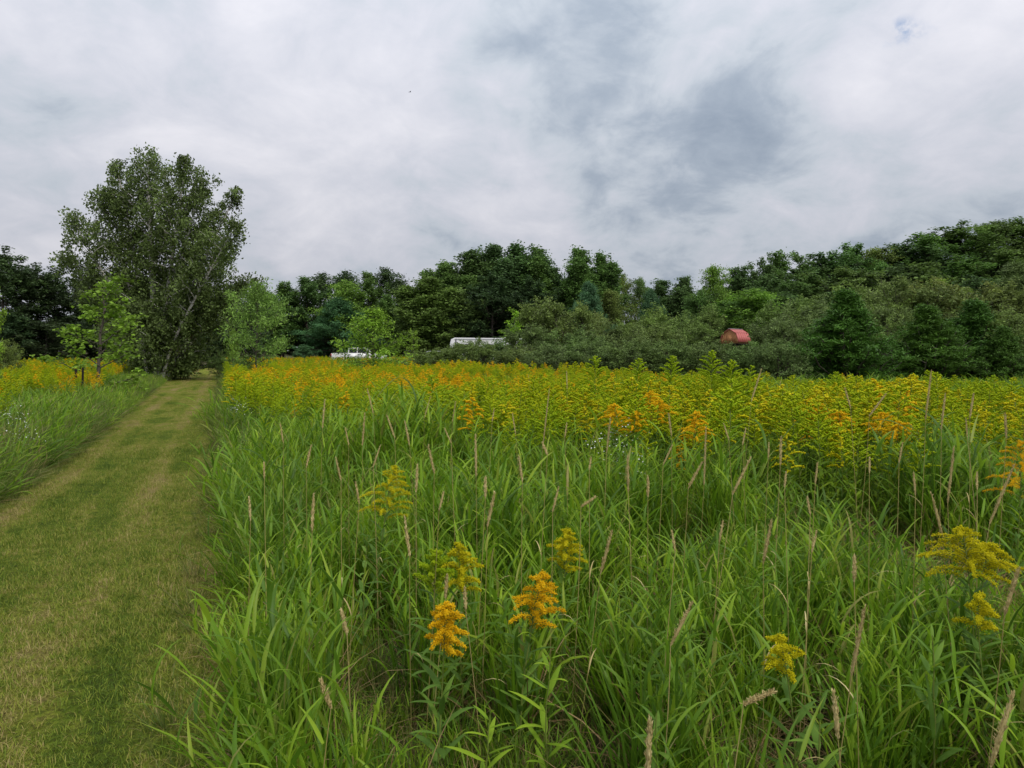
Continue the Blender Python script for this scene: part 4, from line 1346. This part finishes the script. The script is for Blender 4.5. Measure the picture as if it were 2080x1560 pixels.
# --- white asters
def aster(seed, px, py, zt, label):
    x, D = at_px(px, py, zt)
    g = gz(x, D)
    r = np.random.default_rng(seed)
    t = thing('white_aster', label, 'wildflower', (x, D, g), 0, 'small white wildflowers')
    h = zt - g
    parts, fl = [], []
    for k in range(5):
        a = r.uniform(0, 6.28)
        o = np.array([math.cos(a), math.sin(a), 0]) * r.uniform(.03, .2)
        st = np.stack([np.zeros(3), o * .2 + [0, 0, h * .5], o + [0, 0, h * r.uniform(.8, 1)]])
        parts.append(tube(st, [.003, .002, .001], 4))
        fl.append(st[-1] + r.normal(0, .07, (12, 3)) * [1, 1, .8])
    link('stem', mesh_from('aster_stem', parts, [M['gr_stem']]), t)
    C = np.concatenate(fl)
    link('flower_head', mesh_from('aster_flowers', [leaf_quads(C, .014, 1.0, r.random(len(C)), 1.5, 0, r)], [M['petal']]), t)
    b_ = np.repeat(np.linspace(.15, .8, 14) * h, 2)
    link('foliage', mesh_from('aster_leaves', [blades(np.stack([r.normal(0, .05, 28), r.normal(0, .05, 28), b_], -1), r.uniform(0, 6, 28), .8, .5, .07, .01, 3, 0, 'leaf')], [M['gr_leaf']]), t)


aster(1, 1258, 862, 1.02, 'white aster cluster under the left orange goldenrods')
aster(2, 1275, 905, .90, 'white asters lower in the grass beneath the orange goldenrods')
aster(3, 12, 832, .95, 'white aster cluster at the left edge of the goldenrod')
aster(4, 30, 872, .80, 'lower white aster cluster in grass near the left edge')
aster(5, 490, 815, .95, 'white aster cluster at the right edge of the path')


# --- dry seed stalks
def stalk(seed, tx, ty, bx, by, zt, label=None, group='dry seed stalks in the meadow', thick=1.0, D=None):
    r = np.random.default_rng(900 + seed)
    if D is None:
        D = (EYE - zt) * 1400 / (ty - 725)
    P3 = lambda px, py, d: np.array([(px - 1040) / 1400 * d, d, EYE + (725 - py) / 1400 * d])
    top, low = P3(tx, ty, D), P3(bx, by, D * 0.99)
    v = low - top
    foot = low + np.array([v[0] * 1.2 + r.normal(0, .04), r.normal(0, .05) - .02, 0])
    foot[2] = gz(foot[0], foot[1])
    s = np.linspace(0, 1, 9)
    mid = (foot + low) / 2 + np.array([-v[0] * .25, 0, .05])
    stem = np.outer((1 - s) ** 2, foot) + np.outer(2 * s * (1 - s), mid) + np.outer(s ** 2, low)
    t = thing('dry_grass_stalk', label or 'tan dry seed stalk among many like it in the meadow', 'grass stalk', tuple(foot), 0, group)
    off = -foot
    link('stem', smooth(mesh_from('stalk_stem', [tube(stem + off, np.linspace(.0019, .0013, 9), 5, tint=r.uniform(.3, .9))], [M['stalk']])), t)
    n = int(np.linalg.norm(v) / .0011) + 60
    f = r.uniform(0, 1, n)
    ax = low[None] + (top - low)[None] * f[:, None]
    rad = .0062 * thick * np.sin(pi * np.clip(.1 + f * .85, 0, 1)) ** .6 * (0.75 + .5 * np.sin(f * 31 + r.uniform(0, 6)) * .4)
    a = r.uniform(0, 6.28, n)
    ax = ax + np.stack([np.cos(a) * rad, np.sin(a) * rad, np.zeros(n)], -1)
    d = (top - low) / (np.linalg.norm(v) + 1e-6)
    tilt0 = math.acos(np.clip(d[2], -1, 1))
    daz = math.atan2(d[1], d[0])
    az = np.where(r.random(n) < .5, daz + r.normal(0, .5, n), a)
    sd = blades(ax + off, az, np.where(r.random(n) < .5, tilt0, .25) + r.normal(0, .2, n), .2, r.uniform(.006, .012, n) * thick, .0036 * thick, 2, 0, 'leaf', np.clip(r.normal(.5, .22, n), 0, 1))
    core = tube(np.linspace(low, top, 6) + off, np.array([.002, .004, .0045, .004, .003, .0008]) * thick, 6, tint=.35)
    link('seed_head', mesh_from('seed_head', [sd, core], [M['straw']]), t)
    if r.random() < .55:
        k = stem[4]
        link('dry_leaf', mesh_from('dry_leaf', [blades([k + off], r.uniform(0, 6.28), .6, 1.6, .16, .006, 5, 0, 'blade', r.uniform(.2, .9))], [M['straw']]), t)


for i, a in enumerate((
        (1116, 790, 1102, 912, 1.32, 'thick tan seed stalk rising in the middle, left of the orange goldenrods'),
        (1434, 868, 1430, 985, 1.15, 'pale tall seed stalk in front of the spreading orange goldenrod'),
        (1892, 752, 1880, 852, 1.52, 'tallest pale seed stalk against the dark cedars at right'),
        (1151, 754, 1152, 790, 1.50, 'slim pale stalk tip against the bushes left of the tall goldenrods'),
        (1547, 750, 1526, 815, 1.53, 'brown leaning stalk right of the tall green goldenrods'),
        (1243, 1080, 1220, 1165, .95, 'brown leaning seed stalk right of the yellow-green goldenrod behind the orange one'),
        (1567, 1058, 1550, 1145, .98, 'seed stalk leaning right in the matted grass right of centre'),
        (1736, 1130, 1735, 1182, .92, 'short brown seed stalk left of the large spreading goldenrod'),
        (1407, 1222, 1362, 1312, .82, 'tan seed stalk leaning right below the matted grass'),
        (1757, 1232, 1730, 1372, .84, 'long pale seed stalk right of the small tilted goldenrod'),
        (1694, 1408, 1702, 1500, .70, 'short tan seed stalk below the long pale one'),
        (2058, 1410, 2012, 1558, .76, 'thick tan seed head in the bottom right corner'),
        (2070, 1155, 2040, 1250, .95, 'fluffy brown seed head at the right edge beside the goldenrod'),
        (1320, 1460, 1316, 1575, .72, 'blunt brown seed head standing at the bottom edge'),
        (1938, 908, 1925, 1022, 1.15, 'fluffy pale seed head at right above the large spreading goldenrod'),
        (1587, 888, 1585, 945, 1.20, 'short tan stalk below the right end of tall green goldenrods'),
        (1716, 788, 1728, 830, 1.38, 'pale curved stalk above the right-hand orange patch'),
        (1800, 800, 1766, 845, 1.36, 'brown stalk leaning right above the right-hand orange patch'),
        (1920, 800, 1912, 872, 1.35, 'dark brown stalk right of the tallest pale one'),
        (1978, 800, 1970, 850, 1.35, 'faint brown stalk farther right in the golden field'),
        (2042, 840, 2044, 890, 1.28, 'small pale stalk above the cut-off orange goldenrod'),
        (966, 884, 967, 968, 1.18, 'tan seed stalk in the green grass left of the middle'),
        (1054, 928, 1061, 980, 1.12, 'tan seed stalk leaning left below the thick middle one'),
        (1102, 900, 1112, 925, 1.15, 'small broken stalk beside the foot of the thick middle one'),
        (741, 840, 736, 905, 1.22, 'tan seed stalk above the wide lone goldenrod to its left'),
        (786, 845, 802, 890, 1.20, 'curved tan stalk directly above the wide lone goldenrod'),
        (822, 855, 832, 905, 1.20, 'second curved tan stalk above the wide lone goldenrod'),
        (746, 790, 758, 840, 1.32, 'dark drooping stalk in front of the orange band'),
        (870, 905, 882, 962, 1.15, 'tan stalk leaning left right of the wide lone goldenrod'),
        (848, 945, 845, 1000, 1.08, 'tan stalk touching the right side of the wide lone goldenrod'),
        (986, 970, 986, 1012, 1.08, 'thin pale stalk in the grass below the middle seed stalks'),
        (637, 1005, 634, 1078, 1.02, 'tan seed stalk low in the grass left of the wide lone goldenrod'),
        (660, 812, 655, 870, 1.28, 'pale thin stalk left of the drooping dark one'),
        (632, 905, 622, 950, 1.10, 'reddish stalk leaning in the grass near the path'),
        (1525, 930, 1488, 1005, 1.12, 'dark brown stalk leaning right, nearest to the matted grass'),
        (1426, 940, 1398, 992, 1.10, 'bent offshoot stalk at the foot of the pale tall one'),
        (1275, 926, 1276, 1000, 1.12, 'brown upright stalk below the orange goldenrods'),
        (1316, 968, 1316, 1010, 1.05, 'short brown stub stalk right of the upright brown one'),
        (1892, 1003, 1915, 1092, 1.02, 'brown seed stalk leaning left over the large spreading goldenrod'),
        (2060, 945, 2010, 1065, 1.08, 'dark brown stalk leaning right at the right edge'),
        (908, 1170, 905, 1216, .76, 'small tan stalk between the green bud and golden goldenrods'),
        (944, 1195, 946, 1240, .73, 'pale frayed stalk below the pointed yellow goldenrod'),
        (652, 1385, 672, 1440, .66, 'drooping tan stalk low in the left foreground grass'),
        (1573, 1404, 1510, 1432, .68, 'tan stalk bent almost flat below the small tilted goldenrod'),
        (1240, 850, 1232, 920, 1.22, 'brown stalk under the left orange goldenrod'),
        (1358, 840, 1364, 885, 1.22, 'brown stalk under the right orange goldenrod'),
        (822, 1050, 832, 1130, .98, 'tan stalk between the wide lone goldenrod and the small green bud'),
        (693, 1240, 705, 1290, .78, 'small bleached stalk left of the golden goldenrod'),
        (1005, 1000, 990, 1070, 1.04, 'tan leaning stalk above the pointed yellow goldenrod'),
        (1210, 1010, 1180, 1030, 1.0, 'curled tan stalk tip in the matted grass'))):
    stalk(i, *a[:5], a[5], D=(8.5 if a[1] < 757 and a[0] < 1200 else 4.6 if a[1] == 752 else 5.5 if a[1] < 757 else None), thick=1.25 if a[1] > 1350 else 1.1)
k = 100
for px, py in ((1360, 905), (1470, 860), (1600, 960), (1660, 940), (1770, 930), (1850, 960), (1150, 860), (1000, 830), (930, 815), (870, 805), (1075, 760), (700, 870), (575, 860), (540, 940), (1990, 960), (1640, 1010), (500, 1010), (1960, 850), (1830, 900), (1560, 900), (1520, 870), (1040, 840), (905, 870), (770, 905), (680, 930), (720, 980), (900, 1000), (1130, 990), (1200, 930), (1470, 1060), (1360, 1080), (1660, 1080)):
    stalk(k, px + random.uniform(-6, 6), py, px + random.uniform(-14, 14), py + random.uniform(25, 50), 1.25 - (py - 800) / 1000, thick=.8)
    k += 1


# ------------------------------------------------------------------ grasses
def tuft(seed, n, hgt, spread, wid, S=5, fold=.3, tilt=(0.03, .42), bend=(.0, 1.3), dead=0.06, culms=3, mats=('grass', 'dead')):
    r = np.random.default_rng(seed)
    a = r.uniform(0, 6.28, n)
    q = spread * np.sqrt(r.random(n))
    b0 = np.stack([np.cos(a) * q, np.sin(a) * q, np.zeros(n)], -1)
    az = a + r.normal(0, .9, n)
    L = hgt * r.uniform(.5, 1.15, n)
    tint = np.clip(r.beta(1.6, 2.0, n), 0, 1) * 0.92
    parts = [blades(b0, az, r.uniform(*tilt, n), bend[0] + (bend[1] - bend[0]) * r.beta(1.1, 2.6, n), L, wid * r.uniform(.5, 1.2, n), S, fold, 'blade', tint, r.normal(0, .4, n), 1.9)]
    # culms with side leaves
    for c in range(culms):
        aa = r.uniform(0, 6.28)
        p0 = np.array([math.cos(aa), math.sin(aa), 0]) * spread * r.random()
        ln = r.normal(0, .12, 2)
        s = np.linspace(0, 1, 5)
        hc = hgt * r.uniform(.8, 1.15)
        st = p0 + np.stack([ln[0] * s ** 1.5, ln[1] * s ** 1.5, s * hc], -1)
        parts.append(tube(st, .0022 * (1 - .5 * s), 3, tint=.5))
        m = 6
        f = np.linspace(.3, 1.0, m)
        bb = np.stack([np.interp(f, s, st[:, k]) for k in range(3)], -1)
        parts.append(blades(bb, aa + np.arange(m) * pi + r.normal(0, .4, m), r.uniform(.2, .6, m), r.uniform(.5, 1.5, m), r.uniform(.16, .3, m), wid * r.uniform(.8, 1.25, m), S, fold, 'blade', np.clip(r.beta(2.5, 3, m), 0, .9), r.normal(0, .4, m)))
    nd = int(n * dead)
    if nd:
        a = r.uniform(0, 6.28, nd)
        q = spread * 1.2 * np.sqrt(r.random(nd))
        parts.append(dict(blades(np.stack([np.cos(a) * q, np.sin(a) * q, np.zeros(nd)], -1), r.uniform(0, 6.28, nd), r.uniform(.2, 1.0, nd), r.uniform(.3, 1.6, nd), hgt * r.uniform(.4, 1.1, nd), wid * .5, 4, 0, 'blade'), m=1))
    return smooth(mesh_from('grass_tuft', parts, [M[mats[0]], M[mats[1]]]))


near_t = [tuft(200 + i, 30, .62, .085, .0155, 5, .3, dead=.34, culms=4) for i in range(7)]
mat_t = [tuft(240 + i, 26, .6, .16, .010, 5, .2, tilt=(.75, 1.4), bend=(.0, .5), dead=1.1, culms=0) for i in range(4)]
edge_t = [tuft(260 + i, 34, .6, .10, .008, 4, 0, tilt=(.1, .6), bend=(.4, 1.5), dead=.35, culms=1, mats=('edge_grass', 'dead')) for i in range(4)]

weeds = []
for q_ in range(3):
    st, lv, br = goldenrod(700 + q_, .62, lean=.05, laz=q_ * 2.0, hi=False, bare=True, leafn=30)
    weeds.append(mesh_from('leafy_stem', [st] + [dict(p_, m=1) for p_ in lv], [M['gr_stem'], M['gr_young' if q_ == 1 else 'gr_leaf']]))

# near right meadow
p = np.concatenate([sample(62, -6, 8.5, .6, 4.2), sample(44, -9, 10, 4.2, 9.5), sample(20, -13, 12, 9.5, 16)])
u = p[:, 0] - SL * p[:, 1]
p = p[(u > PATH_R + .06 + .22 * sstep((16 - p[:, 1]) / 6)) & in_view(p, 2.2) & (np.hypot(p[:, 0], p[:, 1]) > 1.15)]
u = p[:, 0] - SL * p[:, 1]
cl_ = vnoise(p[:, 0], p[:, 1], 3.2, 12)
keep = rng.random(len(p)) < np.clip(.25 + 1.5 * (cl_ - .15), .2, 1)
p, u = p[keep], u[keep]
n = len(p)
mz = vnoise(p[:, 0], p[:, 1], .75, 7)
zone = (np.abs(p[:, 0] - 1.5) < 1.7) & (p[:, 1] > 3.3) & (p[:, 1] < 6.3) & (mz > .3)
matted = zone & (rng.random(n) < .7)
pick = np.where(matted, 7 + rng.integers(0, 4, n), rng.integers(0, 7, n))
weed = (rng.random(n) < .07) & ~matted
pick = np.where(weed, 11 + rng.integers(0, 3, n), pick)
h = np.where(matted, .8, .95 + (vnoise(p[:, 0], p[:, 1], .9, 8) - .5) * .5) * rng.uniform(.8, 1.15, n)
h = h * (1 + .28 * sstep((p[:, 1] - 3.0) / 4)) * np.where(zone & ~matted, .62, 1)
h *= 1 - .4 * sstep((gold_density(p[:, 0], p[:, 1]) - .2) / .5)
h *= 1 - .22 * sstep((2.6 - p[:, 1]) / 1.0)
for (hx, hy, hh) in HEROES:
    if hy > 6:
        continue
    # the plants stand in small openings of the grass, lower on the near side
    dx, dy = p[:, 0] - hx, p[:, 1] - hy
    k_ = np.clip((hy - p[:, 1]) / max(hy, .1), 0, 1)
    off = np.abs(p[:, 0] - hx * p[:, 1] / hy)
    inn = (p[:, 1] < hy + .1) & (p[:, 1] > hy - 1.1) & (off < .14)
    h = np.where(inn, np.minimum(h, (.36 + .15 * k_) * rng.uniform(.8, 1.1, n)), h)
edge = np.exp(-np.maximum(u - PATH_R - .2, 0) / .26)
wind = rng.normal(0, .10, (n, 2))
rx = wind[:, 0]
ry = wind[:, 1] - edge * rng.uniform(.05, .65, n)
h *= 1 - .25 * edge
rzv = rng.uniform(0, 6.28, n)
scl = np.stack([h, h, h], -1)


def lean_turn(rx, ry, rz):
    """Euler angles for spin about z first, then the lean"""
    from mathutils import Euler, Matrix
    out = np.zeros((len(rx), 3))
    for i in range(len(rx)):
        mtx = Matrix.Rotation(ry[i], 3, 'Y') @ Matrix.Rotation(rx[i], 3, 'X') @ Matrix.Rotation(rz[i], 3, 'Z')
        out[i] = mtx.to_euler()
    return out


scatter('meadow_grass', np.stack([p[:, 0], p[:, 1], terr(p[:, 0], p[:, 1])], -1), lean_turn(rx, ry, rzv), scl, pick, near_t + mat_t + weeds, 'tall green meadow grass filling the near field')

# low lying thatch between the tufts
p = sample(26, -5, 7, 1.2, 7)
u = p[:, 0] - SL * p[:, 1]
p = p[(u > PATH_R + .25) & in_view(p, 2.2)]
n = len(p)
scatter('meadow_thatch', np.stack([p[:, 0], p[:, 1], terr(p[:, 0], p[:, 1])], -1), np.stack([rng.normal(0, .1, n), rng.normal(0, .1, n), rng.uniform(0, 6.28, n)], -1), rng.uniform(.35, .62, n), rng.integers(0, 8, n), mat_t + edge_t, 'low tangled green and straw thatch under the tall grass')

# under the goldenrod
p = np.concatenate([sample(9, -26, 22, 9, 27), sample(2.5, -34, 10, 27, 60)])
p = p[in_view(p, 1)]
d = gold_density(p[:, 0], p[:, 1])
p = p[(d > .4)]
n = len(p)
scatter('field_undergrowth', np.stack([p[:, 0], p[:, 1], terr(p[:, 0], p[:, 1])], -1), np.stack([rng.normal(0, .1, n), rng.normal(0, .1, n), rng.uniform(0, 6.28, n)], -1), rng.uniform(.9, 1.35, n), rng.integers(0, 7, n), near_t, 'green grass growing between the goldenrod stems')

# fringe on the left of the lane
p = np.concatenate([sample(46, -14, -4, 5.5, 14), sample(26, -24, -8, 14, 42)])
u = p[:, 0] - SL * p[:, 1]
fr = left_edge(p[:, 1]) - u
p = p[(fr > 0.0) & (fr < 2.2) & in_view(p, 1)]
u = p[:, 0] - SL * p[:, 1]
fr = left_edge(p[:, 1]) - u
n = len(p)
edge = np.exp(-fr / .55)
pick = np.where(rng.random(n) < .72, 7 + rng.integers(0, 4, n), rng.integers(0, 7, n))
h = rng.uniform(.9, 1.3, n) * (1 - .3 * edge) * np.interp(p[:, 1], [8, 25, 42], [1.05, .85, .65])
scatter('fringe_grass', np.stack([p[:, 0], p[:, 1], terr(p[:, 0], p[:, 1])], -1), lean_turn(rng.normal(0, .12, n), rng.normal(.15, .15, n) + edge * rng.uniform(.2, .8, n), rng.uniform(0, 6.28, n)), h, pick, near_t + edge_t, 'tall mixed green and straw grass leaning over the left edge of the path')

# fringe right edge farther along the lane
p = sample(30, -24, -2, 7, 40)
u = p[:, 0] - SL * p[:, 1]
p = p[(u > PATH_R + .2 * sstep((16 - p[:, 1]) / 6)) & (u < PATH_R + .8)]
q_ = sample(26, -7, 1, 1.4, 12)
u = q_[:, 0] - SL * q_[:, 1]
q_ = q_[((u > PATH_R - .1) & (u < PATH_R + .4)) | ((u < PATH_L + .3) & (u > PATH_L))]
n_small = len(q_)
p = np.concatenate([p, q_])
n = len(p)
small = np.where(np.arange(n) >= n - n_small, rng.uniform(.18, .45, n), 1.0)
scatter('path_edge_grass', np.stack([p[:, 0], p[:, 1], terr(p[:, 0], p[:, 1])], -1), lean_turn(rng.normal(0, .12, n), rng.normal(-.1, .2, n), rng.uniform(0, 6.28, n)), rng.uniform(.7, 1.15, n) * small * np.interp(p[:, 1], [10, 30], [1, .6]), rng.integers(0, 4, n), edge_t, 'grass along the right edge of the mown path')


# mown lane
def turf(seed):
    r = np.random.default_rng(seed)
    n = 330
    b0 = np.stack([r.uniform(-.19, .19, n), r.uniform(-.19, .19, n), np.zeros(n)], -1)
    return mesh_from('turf_patch', [blades(b0, r.uniform(0, 6.28, n), r.uniform(.1, 1.25, n), r.uniform(.1, .9, n), r.uniform(.018, .05, n), r.uniform(.0022, .0042, n), 2, 0, 'blade', r.random(n))], [M['mown']])


p = np.concatenate([sample(34, -6, 0, 1.5, 6), sample(22, -9, -2, 6, 12), sample(8, -14, -4, 12, 24), sample(3, -24, -8, 24, 50)])
u = p[:, 0] - SL * p[:, 1]
p = p[(u > left_edge(p[:, 1]) - .1) & (u < PATH_R + .4) & in_view(p, .6)]
n = len(p)
scatter('mown_grass', np.stack([p[:, 0], p[:, 1], terr(p[:, 0], p[:, 1]) + .028], -1), np.stack([np.zeros(n), np.zeros(n), rng.uniform(0, 6.28, n)], -1), rng.uniform(.8, 1.3, n), rng.integers(0, 4, n), [turf(300 + i) for i in range(4)], 'short patchy mown grass, green and straw, on the path')
